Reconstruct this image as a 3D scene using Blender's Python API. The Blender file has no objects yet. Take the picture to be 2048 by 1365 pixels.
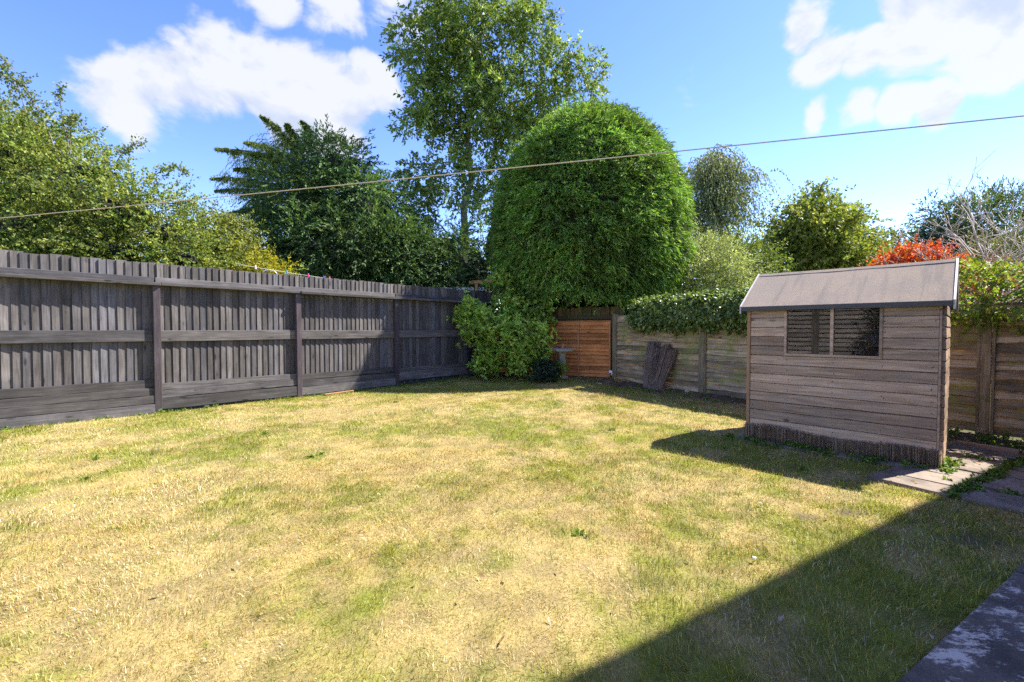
import bpy, bmesh, math, random
import numpy as np
from mathutils import Vector, Matrix

random.seed(7)
rng = np.random.default_rng(7)
scene = bpy.context.scene
R = math.radians

# ------------------------------------------------------------------ camera
F_PX, CX, CY, CAM_H, PITCH = 900.0, 1024.0, 682.5, 1.40, R(1.55)
cam_d = bpy.data.cameras.new('camera')
cam = bpy.data.objects.new('camera', cam_d)
scene.collection.objects.link(cam)
cam_d.sensor_width = 36.0
cam_d.lens = 36.0 * F_PX / 2048.0
cam_d.clip_start = 0.05
cam_d.clip_end = 3000
cam.location = (0, 0, CAM_H)
cam.rotation_euler = (R(90) - PITCH, 0, 0)
scene.camera = cam

# ------------------------------------------------------------------ sun + sky
SUN_AZ = Vector((0.929, 0.371))           # horizontal direction towards the sun
SUN_EL = R(50.6)
sun_dir = Vector((SUN_AZ.x * math.cos(SUN_EL), SUN_AZ.y * math.cos(SUN_EL), math.sin(SUN_EL)))
sl = bpy.data.lights.new('sun', 'SUN')
sl.energy = 4.9
sl.angle = R(0.55)
sl.color = (1.0, 0.945, 0.85)
so = bpy.data.objects.new('sun', sl)
so.rotation_euler = sun_dir.to_track_quat('Z', 'Y').to_euler()
so.location = (20, 8, 30)
scene.collection.objects.link(so)

scene.view_settings.view_transform = 'Standard'
scene.view_settings.look = 'None'
scene.view_settings.gamma = 1.0
scene.view_settings.use_curve_mapping = False
scene.view_settings.exposure = 1.6
scene.cycles.use_denoising = False
scene.cycles.max_bounces = 6
scene.cycles.diffuse_bounces = 3
scene.cycles.glossy_bounces = 3
scene.cycles.transmission_bounces = 4
scene.cycles.transparent_max_bounces = 8
SKY_STRENGTH = 0.128
CLOUD_STRENGTH = 0.33

world = bpy.data.worlds.new('World')
scene.world = world
world.use_nodes = True


def at(px, py, depth):
    """world point seen at photo pixel (px, py) at world distance y = depth"""
    a, b = (px - CX) / F_PX, -(py - CY) / F_PX
    cp, sp = math.cos(PITCH), math.sin(PITCH)
    d = Vector((a, cp + b * sp, -sp + b * cp))
    k = depth / d.y
    return Vector((d.x * k, depth, CAM_H + d.z * k))


def pix_dir(px, py):
    v = at(px, py, 1.0) - Vector((0, 0, CAM_H))
    return v.normalized()


def build_world():
    nt = world.node_tree
    nt.nodes.clear()
    N, Lk = nt.nodes.new, nt.links.new
    out = N('ShaderNodeOutputWorld')
    sky = N('ShaderNodeTexSky')
    sky.sky_type = 'NISHITA'
    sky.sun_disc = False
    sky.sun_elevation = SUN_EL
    sky.sun_rotation = math.atan2(SUN_AZ.x, SUN_AZ.y)
    sky.altitude = 0
    sky.air_density = 1.0
    sky.dust_density = 0.1
    sky.ozone_density = 2.5
    bg = N('ShaderNodeBackground')
    bg.inputs['Strength'].default_value = SKY_STRENGTH
    hs = N('ShaderNodeHueSaturation'); hs.inputs['Saturation'].default_value = 1.22; hs.inputs['Hue'].default_value = 0.523
    Lk(sky.outputs[0], hs.inputs['Color']); Lk(hs.outputs[0], bg.inputs['Color'])
    tc = N('ShaderNodeTexCoord')
    # cloud banks: centre directions with an angular radius, broken up by noise
    blobs = []
    for px, py, r in [(245, 190, 90), (340, 165, 105), (430, 150, 115), (500, 110, 85), (580, 150, 95), (660, 195, 110), (735, 165, 70),
                      (560, 225, 110), (660, -20, 95), (780, -30, 110), (520, -40, 80),
                      (1605, 45, 48), (1630, 125, 72), (1710, 120, 66), (1800, 85, 66), (1880, 60, 70), (1970, 45, 85), (2060, 30, 95), (2020, 110, 70),
                      (1790, 5, 60), (1620, 225, 40), (1710, 222, 52), (1800, 225, 50), (1890, 215, 48)]:
        blobs.append((pix_dir(px, py), r / 1000.0))
    rr = random.Random(3)
    for i in range(11):                                     # the rest of the sky carries the same fair-weather cumulus
        az, el = rr.uniform(R(75), R(285)), rr.uniform(R(12), R(70))
        d = Vector((math.sin(az) * math.cos(el), math.cos(az) * math.cos(el), math.sin(el)))
        blobs.append((d, rr.uniform(0.16, 0.34)))
    wn = N('ShaderNodeTexNoise'); wn.inputs['Scale'].default_value = 5.5; wn.inputs['Detail'].default_value = 6
    Lk(tc.outputs['Generated'], wn.inputs['Vector'])
    ws = N('ShaderNodeVectorMath'); ws.operation = 'SUBTRACT'; ws.inputs[1].default_value = (0.5, 0.5, 0.5)
    Lk(wn.outputs['Color'], ws.inputs[0])
    wa = N('ShaderNodeVectorMath'); wa.operation = 'MULTIPLY_ADD'; wa.inputs[1].default_value = (0.16, 0.16, 0.10)
    Lk(ws.outputs[0], wa.inputs[0]); Lk(tc.outputs['Generated'], wa.inputs[2])
    acc = None
    for d, r in blobs:                                      # smallest distance to a bank, in units of its radius
        vd = N('ShaderNodeVectorMath'); vd.operation = 'DISTANCE'
        Lk(wa.outputs[0], vd.inputs[0]); vd.inputs[1].default_value = d
        mu = N('ShaderNodeMath'); mu.operation = 'MULTIPLY'; mu.inputs[1].default_value = 0.8 / r
        Lk(vd.outputs['Value'], mu.inputs[0])
        if acc is None:
            acc = mu.outputs[0]
        else:
            mn = N('ShaderNodeMath'); mn.operation = 'MINIMUM'
            Lk(acc, mn.inputs[0]); Lk(mu.outputs[0], mn.inputs[1])
            acc = mn.outputs[0]
    mr = N('ShaderNodeMapRange'); mr.interpolation_type = 'SMOOTHSTEP'
    mr.inputs['From Min'].default_value = 1.0; mr.inputs['From Max'].default_value = 0.0
    Lk(acc, mr.inputs['Value']); acc = mr.outputs[0]
    mp = N('ShaderNodeMapping'); mp.inputs['Scale'].default_value = (1, 1, 1.5)
    Lk(tc.outputs['Generated'], mp.inputs['Vector'])
    n1 = N('ShaderNodeTexNoise'); n1.inputs['Scale'].default_value = 7.0
    n1.inputs['Detail'].default_value = 10; n1.inputs['Roughness'].default_value = 0.56
    n1.inputs['Distortion'].default_value = 0.25
    Lk(mp.outputs[0], n1.inputs['Vector'])
    nn = N('ShaderNodeMath'); nn.operation = 'MULTIPLY_ADD'
    Lk(n1.outputs['Fac'], nn.inputs[0]); nn.inputs[1].default_value = 2.1; nn.inputs[2].default_value = -1.05
    ad = N('ShaderNodeMath'); ad.operation = 'ADD'
    Lk(acc, ad.inputs[0]); Lk(nn.outputs[0], ad.inputs[1])
    mask = N('ShaderNodeMapRange'); mask.interpolation_type = 'SMOOTHSTEP'
    mask.inputs['From Min'].default_value = 0.30; mask.inputs['From Max'].default_value = 0.72
    Lk(ad.outputs[0], mask.inputs['Value'])
    of = N('ShaderNodeVectorMath'); of.operation = 'ADD'; of.inputs[1].default_value = (0.022, 0.008, 0.05)     # towards the sun: lit tops, grey undersides
    Lk(mp.outputs[0], of.inputs[0])
    n2 = N('ShaderNodeTexNoise'); n2.inputs['Scale'].default_value = 7.0; n2.inputs['Detail'].default_value = 5; n2.inputs['Roughness'].default_value = 0.5
    n2.inputs['Distortion'].default_value = 0.25
    Lk(of.outputs[0], n2.inputs['Vector'])
    sh = N('ShaderNodeMath'); sh.operation = 'SUBTRACT'; Lk(n1.outputs['Fac'], sh.inputs[0]); Lk(n2.outputs['Fac'], sh.inputs[1])
    sh2 = N('ShaderNodeMath'); sh2.operation = 'MULTIPLY_ADD'; Lk(sh.outputs[0], sh2.inputs[0]); sh2.inputs[1].default_value = 2.0; sh2.inputs[2].default_value = 0.52
    ramp = N('ShaderNodeValToRGB')
    ramp.color_ramp.elements[0].position = 0.25; ramp.color_ramp.elements[0].color = (0.70, 0.77, 0.90, 1)
    ramp.color_ramp.elements[1].position = 0.56; ramp.color_ramp.elements[1].color = (0.98, 0.99, 1.0, 1)
    Lk(sh2.outputs[0], ramp.inputs[0])
    cb = N('ShaderNodeBackground'); cb.inputs['Strength'].default_value = CLOUD_STRENGTH
    Lk(ramp.outputs[0], cb.inputs['Color'])
    m9 = N('ShaderNodeMath'); m9.operation = 'MULTIPLY'; m9.inputs[1].default_value = 0.9
    Lk(mask.outputs[0], m9.inputs[0])
    mix = N('ShaderNodeMixShader')
    Lk(m9.outputs[0], mix.inputs[0]); Lk(bg.outputs[0], mix.inputs[1]); Lk(cb.outputs[0], mix.inputs[2])
    Lk(mix.outputs[0], out.inputs[0])


build_world()

# ------------------------------------------------------------------ helpers
C = scene.collection


def props(o, label=None, cat=None, group=None, kind=None):
    if label: o['label'] = label
    if cat: o['category'] = cat
    if group: o['group'] = group
    if kind: o['kind'] = kind
    return o


def link(name, data, parent=None, loc=(0, 0, 0), rot=(0, 0, 0)):
    o = bpy.data.objects.new(name, data)
    C.objects.link(o)
    o.location = loc
    o.rotation_euler = rot
    if parent: o.parent = parent
    return o


def empty(name, loc, rz=0.0, label=None, cat=None, group=None):
    o = link(name, None, None, loc, (0, 0, rz))
    o.empty_display_size = 0.2
    return props(o, label, cat, group)


def me_from(name, verts, faces, mat=None, smooth=False):
    me = bpy.data.meshes.new(name)
    me.from_pydata([tuple(v) for v in verts], [], [tuple(f) for f in faces])
    if mat: me.materials.append(mat)
    if smooth:
        me.polygons.foreach_set('use_smooth', [True] * len(me.polygons))
    me.update()
    return me


def me_tris(name, V, T, mat, cols=None, smooth=False):
    """big triangle mesh straight from numpy arrays"""
    me = bpy.data.meshes.new(name)
    V = np.ascontiguousarray(V, dtype=np.float32); T = np.ascontiguousarray(T, dtype=np.int32)
    me.vertices.add(len(V)); me.vertices.foreach_set('co', V.ravel())
    me.loops.add(T.size); me.loops.foreach_set('vertex_index', T.ravel())
    me.polygons.add(len(T))
    me.polygons.foreach_set('loop_start', np.arange(0, T.size, 3, dtype=np.int32))
    try:
        me.polygons.foreach_set('loop_total', np.full(len(T), 3, dtype=np.int32))
    except Exception:
        pass
    if smooth: me.polygons.foreach_set('use_smooth', np.ones(len(T), dtype=bool))
    if cols is not None:
        a = me.color_attributes.new('Col', 'FLOAT_COLOR', 'POINT')
        c4 = np.ones((len(V), 4), dtype=np.float32); c4[:, :3] = cols
        a.data.foreach_set('color', c4.ravel())
    me.materials.append(mat)
    me.update(calc_edges=True)
    return me


def box_me(name, x0, x1, y0, y1, z0, z1, mat, bev=0.0):
    bm = bmesh.new()
    vs = [bm.verts.new(p) for p in [(x0, y0, z0), (x1, y0, z0), (x1, y1, z0), (x0, y1, z0), (x0, y0, z1), (x1, y0, z1), (x1, y1, z1), (x0, y1, z1)]]
    for f in [(0, 3, 2, 1), (4, 5, 6, 7), (0, 1, 5, 4), (1, 2, 6, 5), (2, 3, 7, 6), (3, 0, 4, 7)]:
        bm.faces.new([vs[i] for i in f])
    if bev: bmesh.ops.bevel(bm, geom=list(bm.edges), offset=bev, segments=1, affect='EDGES')
    me = bpy.data.meshes.new(name); bm.to_mesh(me); bm.free()
    me.materials.append(mat)
    return me


class Tubes:
    """tapered tubes collected in one mesh"""
    def __init__(s): s.V = []; s.F = []

    def add(s, pts, rad, sides=6):
        pts = [Vector(p) for p in pts]
        n0 = len(s.V)
        prev = None
        for i, p in enumerate(pts):
            t = (pts[min(i + 1, len(pts) - 1)] - pts[max(i - 1, 0)])
            if t.length < 1e-9: t = Vector((0, 0, 1))
            t.normalize()
            ref = Vector((1, 0, 0)) if abs(t.x) < 0.8 else Vector((0, 1, 0))
            a = t.cross(ref).normalized(); b = t.cross(a)
            for k in range(sides):
                an = 2 * math.pi * k / sides
                s.V.append(p + (a * math.cos(an) + b * math.sin(an)) * rad[i])
        for i in range(len(pts) - 1):
            for k in range(sides):
                k2 = (k + 1) % sides
                s.F.append((n0 + i * sides + k, n0 + i * sides + k2, n0 + (i + 1) * sides + k2, n0 + (i + 1) * sides + k))
        s.F.append(tuple(n0 + k for k in range(sides))[::-1])
        s.F.append(tuple(n0 + (len(pts) - 1) * sides + k for k in range(sides)))

    def mesh(s, name, mat, smooth=True):
        return me_from(name, s.V, s.F, mat, smooth)


def unit(a):
    return a / np.maximum(np.linalg.norm(a, axis=1, keepdims=True), 1e-9)


def hash2(ix, iy, s):
    h = np.sin(ix * 127.1 + iy * 311.7 + s * 74.7) * 43758.5453
    return h - np.floor(h)


def vnoise(x, y, sc, s=0.0):
    x = np.asarray(x) * sc; y = np.asarray(y) * sc
    ix, iy = np.floor(x), np.floor(y); fx, fy = x - ix, y - iy
    fx = fx * fx * (3 - 2 * fx); fy = fy * fy * (3 - 2 * fy)
    a = hash2(ix, iy, s); b = hash2(ix + 1, iy, s); c = hash2(ix, iy + 1, s); d = hash2(ix + 1, iy + 1, s)
    return (a * (1 - fx) + b * fx) * (1 - fy) + (c * (1 - fx) + d * fx) * fy


def fbm(x, y, sc, s=0.0, oct=4):
    t = 0; w = 0.5; tot = 0
    for o in range(oct):
        t = t + w * vnoise(x, y, sc * 2 ** o, s + o * 3.1); tot += w; w *= 0.55
    return t / tot


def sstep(a, b, x):
    t = np.clip((x - a) / (b - a), 0, 1)
    return t * t * (3 - 2 * t)


# ------------------------------------------------------------------ materials
def new_mat(name):
    m = bpy.data.materials.new(name); m.use_nodes = True
    nt = m.node_tree; nt.nodes.clear()
    out = nt.nodes.new('ShaderNodeOutputMaterial')
    p = nt.nodes.new('ShaderNodeBsdfPrincipled')
    nt.links.new(p.outputs[0], out.inputs[0])
    return m, nt, p, out


def noise_node(nt, vec, scale, detail=5, rough=0.55, dist=0.0):
    n = nt.nodes.new('ShaderNodeTexNoise')
    n.inputs['Scale'].default_value = scale; n.inputs['Detail'].default_value = detail
    n.inputs['Roughness'].default_value = rough; n.inputs['Distortion'].default_value = dist
    if vec is not None: nt.links.new(vec, n.inputs['Vector'])
    return n.outputs['Fac']


def ramp_node(nt, fac, stops):
    r = nt.nodes.new('ShaderNodeValToRGB')
    els = r.color_ramp.elements
    while len(els) > 1: els.remove(els[-1])
    els[0].position = stops[0][0]; els[0].color = (*stops[0][1], 1) if len(stops[0][1]) == 3 else stops[0][1]
    for p, c in stops[1:]:
        e = els.new(p); e.color = (*c, 1)
    nt.links.new(fac, r.inputs[0])
    return r.outputs[0]


def mix_col(nt, fac, a, b, mode='MIX'):
    m = nt.nodes.new('ShaderNodeMix'); m.data_type = 'RGBA'; m.blend_type = mode
    def put(sock, v):
        if hasattr(v, 'links') or isinstance(v, bpy.types.NodeSocket): nt.links.new(v, sock)
        elif isinstance(v, (int, float)): sock.default_value = v
        else: sock.default_value = (*v, 1)
    put(m.inputs[0], fac); put(m.inputs[6], a); put(m.inputs[7], b)
    return m.outputs[2]


def math_node(nt, op, a, b=None, c=None, clamp=False):
    m = nt.nodes.new('ShaderNodeMath'); m.operation = op; m.use_clamp = clamp
    for i, v in enumerate((a, b, c)):
        if v is None: continue
        if isinstance(v, bpy.types.NodeSocket): nt.links.new(v, m.inputs[i])
        else: m.inputs[i].default_value = v
    return m.outputs[0]


def maprange(nt, v, a, b, c=0.0, d=1.0):
    m = nt.nodes.new('ShaderNodeMapRange'); m.interpolation_type = 'SMOOTHSTEP'
    nt.links.new(v, m.inputs['Value'])
    for k, x in zip(('From Min', 'From Max', 'To Min', 'To Max'), (a, b, c, d)): m.inputs[k].default_value = x
    return m.outputs[0]


def bump(nt, p, h, strength, dist):
    b = nt.nodes.new('ShaderNodeBump')
    b.inputs['Strength'].default_value = strength; b.inputs['Distance'].default_value = dist
    nt.links.new(h, b.inputs['Height']); nt.links.new(b.outputs[0], p.inputs['Normal'])


def wood(name, dark, mid, light, axis='x', tone=(0.75, 1.2), knots=True, tint=None, moss=None, rough=0.8, grain=26.0, weather=None):
    """weathered timber: grain along one local axis, knots, a tone of its own for each piece"""
    m, nt, p, out = new_mat(name)
    tc = nt.nodes.new('ShaderNodeTexCoord'); oi = nt.nodes.new('ShaderNodeObjectInfo')
    off = nt.nodes.new('ShaderNodeVectorMath'); off.operation = 'MULTIPLY_ADD'
    cb = nt.nodes.new('ShaderNodeCombineXYZ')
    for i in range(3): nt.links.new(oi.outputs['Random'], cb.inputs[i])
    nt.links.new(cb.outputs[0], off.inputs[0]); off.inputs[1].default_value = (41.3, 17.9, 29.1)
    nt.links.new(tc.outputs['Object'], off.inputs[2])
    mp = nt.nodes.new('ShaderNodeMapping')
    mp.inputs['Scale'].default_value = {'x': (0.07, 1, 1), 'z': (1, 1, 0.07)}[axis]
    nt.links.new(off.outputs[0], mp.inputs['Vector'])
    g = noise_node(nt, mp.outputs[0], grain * 1.6, 7, 0.62, 0.6)
    col = ramp_node(nt, g, [(0.27, dark), (0.5, mid), (0.73, light)])
    big = noise_node(nt, off.outputs[0], 3.0, 4, 0.6)
    col = mix_col(nt, maprange(nt, big, 0.35, 0.7, 0.0, 0.5), col, dark if weather is None else weather)
    if knots:
        mk = nt.nodes.new('ShaderNodeMapping')
        mk.inputs['Scale'].default_value = {'x': (2.6, 9, 9), 'z': (9, 9, 2.6)}[axis]
        nt.links.new(off.outputs[0], mk.inputs['Vector'])
        vo = nt.nodes.new('ShaderNodeTexVoronoi'); vo.inputs['Scale'].default_value = 1.0
        nt.links.new(mk.outputs[0], vo.inputs['Vector'])
        k = maprange(nt, vo.outputs['Distance'], 0.20, 0.08)
        gate = maprange(nt, big, 0.46, 0.54)
        k = math_node(nt, 'MULTIPLY', k, gate)
        col = mix_col(nt, math_node(nt, 'MULTIPLY', k, 0.8), col, tuple(c * 0.35 for c in dark))
    t = nt.nodes.new('ShaderNodeMapRange'); nt.links.new(oi.outputs['Random'], t.inputs['Value'])
    t.inputs['To Min'].default_value, t.inputs['To Max'].default_value = tone
    vv = nt.nodes.new('ShaderNodeVectorMath'); vv.operation = 'SCALE'
    nt.links.new(col, vv.inputs[0]); nt.links.new(t.outputs[0], vv.inputs['Scale'])
    col = vv.outputs[0]
    if tint:                                            # some pieces lean to another hue
        r2 = math_node(nt, 'FRACT', math_node(nt, 'MULTIPLY', oi.outputs['Random'], 7.31))
        col = mix_col(nt, math_node(nt, 'MULTIPLY', maprange(nt, r2, 0.35, 0.95), 0.8), col, tint, 'MULTIPLY')
    if moss:
        ge = nt.nodes.new('ShaderNodeNewGeometry')
        mn = noise_node(nt, ge.outputs['Position'], 1.9, 6, 0.68)
        col = mix_col(nt, maprange(nt, mn, 0.47, 0.66, 0.0, 0.85), col, moss)
        mn2 = noise_node(nt, ge.outputs['Position'], 5.5, 6, 0.7)
        col = mix_col(nt, maprange(nt, mn2, 0.57, 0.7, 0.0, 0.5), col, tuple(c * 0.35 for c in mid))
    nt.links.new(col, p.inputs['Base Color'])
    p.inputs['Roughness'].default_value = rough
    p.inputs['Specular IOR Level'].default_value = 0.25
    bump(nt, p, g, 0.35, 0.004)
    return m


def plain(name, col, rough=0.6, nscale=30, var=0.15, bmp=0.1, metal=0.0):
    m, nt, p, out = new_mat(name)
    tc = nt.nodes.new('ShaderNodeTexCoord')
    n = noise_node(nt, tc.outputs['Object'], nscale, 5, 0.6)
    c = ramp_node(nt, n, [(0.3, tuple(x * (1 - var) for x in col)), (0.7, tuple(min(1, x * (1 + var)) for x in col))])
    nt.links.new(c, p.inputs['Base Color'])
    p.inputs['Roughness'].default_value = rough; p.inputs['Metallic'].default_value = metal
    if bmp: bump(nt, p, n, bmp, 0.003)
    return m


def leaf_mat(name, rough=0.5, trans=0.3, spec=0.35, ttint=(1.25, 1.2, 0.55)):
    m, nt, p, out = new_mat(name)
    at_ = nt.nodes.new('ShaderNodeAttribute'); at_.attribute_name = 'Col'
    nt.links.new(at_.outputs['Color'], p.inputs['Base Color'])
    p.inputs['Roughness'].default_value = rough
    p.inputs['Specular IOR Level'].default_value = spec
    tr = nt.nodes.new('ShaderNodeBsdfTranslucent')
    nt.links.new(mix_col(nt, 1.0, at_.outputs['Color'], ttint, 'MULTIPLY'), tr.inputs['Color'])
    mx = nt.nodes.new('ShaderNodeMixShader'); mx.inputs[0].default_value = trans
    nt.links.new(p.outputs[0], mx.inputs[1]); nt.links.new(tr.outputs[0], mx.inputs[2])
    nt.links.new(mx.outputs[0], out.inputs[0])
    return m


M = {}
M['leaf'] = leaf_mat('leaf', 0.55, 0.34, 0.22)
M['leaf_gloss'] = leaf_mat('leaf_gloss', 0.42, 0.28, 0.35)
M['needle'] = leaf_mat('needle', 0.6, 0.28, 0.2)
M['grass'] = leaf_mat('grass_blade', 0.5, 0.3, 0.35, (1.1, 1.05, 0.7))
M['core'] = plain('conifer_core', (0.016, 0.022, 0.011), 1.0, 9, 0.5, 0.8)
M['bark'] = plain('bark', (0.11, 0.085, 0.06), 0.9, 14, 0.5, 0.6)
M['bark_pale'] = plain('bark_pale', (0.24, 0.2, 0.17), 0.9, 18, 0.4, 0.4)
M['fence_board'] = wood('fence_board_wood', (0.058, 0.053, 0.052), (0.122, 0.111, 0.107), (0.19, 0.174, 0.166), 'z', (0.6, 1.35), True, tint=(0.90, 0.97, 1.12), grain=22)
M['fence_rail'] = wood('fence_rail_wood', (0.05, 0.046, 0.045), (0.118, 0.108, 0.104), (0.19, 0.175, 0.168), 'x', (0.6, 1.4), True, tint=(0.94, 0.97, 1.06), grain=18)
M['fence_post'] = wood('fence_post_paint', (0.042, 0.034, 0.040), (0.072, 0.058, 0.066), (0.12, 0.095, 0.105), 'z', (0.8, 1.2), False, rough=0.6)
M['lap'] = wood('lap_slat_wood', (0.13, 0.095, 0.06), (0.43, 0.33, 0.205), (0.66, 0.54, 0.36), 'x', (0.45, 1.4), True, tint=(1.0, 0.88, 0.76), moss=(0.26, 0.27, 0.075), grain=18)
M['lap_grey'] = wood('grey_slat_wood', (0.07, 0.06, 0.055), (0.17, 0.15, 0.14), (0.26, 0.24, 0.22), 'x', (0.7, 1.2), True, grain=18)
M['grey_post'] = wood('grey_post_wood', (0.05, 0.045, 0.04), (0.09, 0.08, 0.075), (0.14, 0.13, 0.12), 'z', (0.8, 1.1), False)
M['lap_post'] = wood('lap_post_wood', (0.13, 0.10, 0.06), (0.28, 0.22, 0.13), (0.4, 0.33, 0.21), 'z', (0.85, 1.1), False, moss=(0.12, 0.13, 0.04))
M['brown_lap'] = wood('brown_stain_wood', (0.27, 0.09, 0.025), (0.54, 0.205, 0.062), (0.70, 0.31, 0.10), 'x', (0.6, 1.25), True)
M['brown_batten'] = wood('brown_batten_wood', (0.35, 0.16, 0.07), (0.5, 0.25, 0.12), (0.62, 0.36, 0.2), 'z', (0.9, 1.1), False)
M['old_board'] = wood('old_board_wood', (0.07, 0.045, 0.02), (0.15, 0.095, 0.04), (0.24, 0.16, 0.07), 'z', (0.6, 1.1), True, moss=(0.07, 0.08, 0.025))
M['shed_board'] = wood('shed_board_wood', (0.19, 0.115, 0.07), (0.485, 0.325, 0.21), (0.69, 0.50, 0.345), 'x', (0.66, 1.22), True, tint=(0.97, 0.96, 0.97), weather=(0.34, 0.255, 0.19), grain=16)
M['shed_trim'] = wood('shed_trim_wood', (0.26, 0.14, 0.07), (0.40, 0.23, 0.12), (0.5, 0.32, 0.18), 'z', (0.9, 1.1), False)
M['shed_inside'] = wood('shed_inside_wood', (0.10, 0.07, 0.05), (0.2, 0.14, 0.1), (0.27, 0.2, 0.15), 'x', (0.8, 1.1), True)
M['barge'] = plain('barge_paint', (0.5, 0.47, 0.44), 0.6, 20, 0.15, 0.05)
M['white_paint'] = plain('white_paint', (0.75, 0.73, 0.70), 0.5, 20, 0.08, 0.05)
M['stone'] = plain('cast_stone', (0.33, 0.30, 0.25), 0.9, 25, 0.35, 0.5)
M['line'] = plain('line_plastic', (0.72, 0.58, 0.36), 0.5, 200, 0.1, 0.05)
M['dark_metal'] = plain('dark_metal', (0.08, 0.08, 0.085), 0.45, 40, 0.2, 0.05, 0.6)


def m_felt():
    m, nt, p, out = new_mat('roof_felt')
    tc = nt.nodes.new('ShaderNodeTexCoord')
    n = noise_node(nt, tc.outputs['Object'], 260, 3, 0.7)
    b = noise_node(nt, tc.outputs['Object'], 4.0, 5, 0.6)
    mp = nt.nodes.new('ShaderNodeMapping'); mp.inputs['Scale'].default_value = (7, 0.6, 0.6)
    nt.links.new(tc.outputs['Object'], mp.inputs[0])
    st = noise_node(nt, mp.outputs[0], 1.6, 5, 0.6)
    c = ramp_node(nt, n, [(0.3, (0.175, 0.138, 0.108)), (0.7, (0.36, 0.295, 0.24))])
    c = mix_col(nt, maprange(nt, b, 0.4, 0.65, 0, 0.35), c, (0.2, 0.18, 0.165))
    c = mix_col(nt, maprange(nt, st, 0.5, 0.66, 0, 0.45), c, (0.15, 0.135, 0.125))
    nt.links.new(c, p.inputs['Base Color']); p.inputs['Roughness'].default_value = 0.95
    p.inputs['Specular IOR Level'].default_value = 0.15
    bump(nt, p, n, 0.6, 0.003)
    return m


M['felt'] = m_felt()
M['felt_edge'] = plain('felt_edge', (0.09, 0.085, 0.08), 0.95, 80, 0.3, 0.3)


def m_slab(name, a, b, paint=None):
    m, nt, p, out = new_mat(name)
    ge = nt.nodes.new('ShaderNodeNewGeometry'); oi = nt.nodes.new('ShaderNodeObjectInfo')
    n = noise_node(nt, ge.outputs['Position'], 70, 6, 0.7)
    g = noise_node(nt, ge.outputs['Position'], 3.5, 6, 0.65)
    c = ramp_node(nt, n, [(0.3, a), (0.7, b)])
    c = mix_col(nt, maprange(nt, g, 0.42, 0.66, 0, 0.7), c, tuple(x * 0.45 for x in a))
    t = nt.nodes.new('ShaderNodeMapRange'); nt.links.new(oi.outputs['Random'], t.inputs['Value'])
    t.inputs['To Min'].default_value, t.inputs['To Max'].default_value = 0.85, 1.15
    vv = nt.nodes.new('ShaderNodeVectorMath'); vv.operation = 'SCALE'
    nt.links.new(c, vv.inputs[0]); nt.links.new(t.outputs[0], vv.inputs['Scale']); c = vv.outputs[0]
    if paint:
        mp = nt.nodes.new('ShaderNodeMapping'); mp.inputs['Rotation'].default_value = (0, 0, R(-40)); mp.inputs['Scale'].default_value = (1.0, 1.8, 1)
        nt.links.new(ge.outputs['Position'], mp.inputs[0])
        pn = noise_node(nt, mp.outputs[0], 4.6, 12, 0.78, 0.0)
        f = maprange(nt, pn, 0.50, 0.58, 0, 0.85)
        c = mix_col(nt, f, c, paint)
    nt.links.new(c, p.inputs['Base Color']); p.inputs['Roughness'].default_value = 0.88
    bump(nt, p, n, 0.5, 0.004)
    return m


M['slab'] = m_slab('paving_slab', (0.16, 0.12, 0.09), (0.27, 0.215, 0.165))
M['concrete'] = m_slab('patio_concrete', (0.075, 0.058, 0.043), (0.15, 0.118, 0.09), (0.60, 0.51, 0.42))


def m_soil(name='lawn_soil', use_attr=True):
    m, nt, p, out = new_mat(name)
    ge = nt.nodes.new('ShaderNodeNewGeometry')
    n = noise_node(nt, ge.outputs['Position'], 45, 7, 0.7)
    g = noise_node(nt, ge.outputs['Position'], 260, 3, 0.6)
    if use_attr:
        a = nt.nodes.new('ShaderNodeAttribute'); a.attribute_name = 'Col'
        s = math_node(nt, 'MULTIPLY_ADD', n, 1.1, 0.38)
        s = math_node(nt, 'MULTIPLY', s, math_node(nt, 'MULTIPLY_ADD', g, 0.9, 0.5))
        vv = nt.nodes.new('ShaderNodeVectorMath'); vv.operation = 'SCALE'
        nt.links.new(a.outputs['Color'], vv.inputs[0]); nt.links.new(s, vv.inputs['Scale'])
        c = vv.outputs[0]
    else:
        c = ramp_node(nt, n, [(0.3, (0.045, 0.06, 0.02)), (0.7, (0.09, 0.11, 0.035))])
    nt.links.new(c, p.inputs['Base Color']); p.inputs['Roughness'].default_value = 1.0
    p.inputs['Specular IOR Level'].default_value = 0.1
    bump(nt, p, n, 0.8, 0.02)
    return m


M['soil'] = m_soil()
M['field'] = m_soil('field_grass', False)


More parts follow.
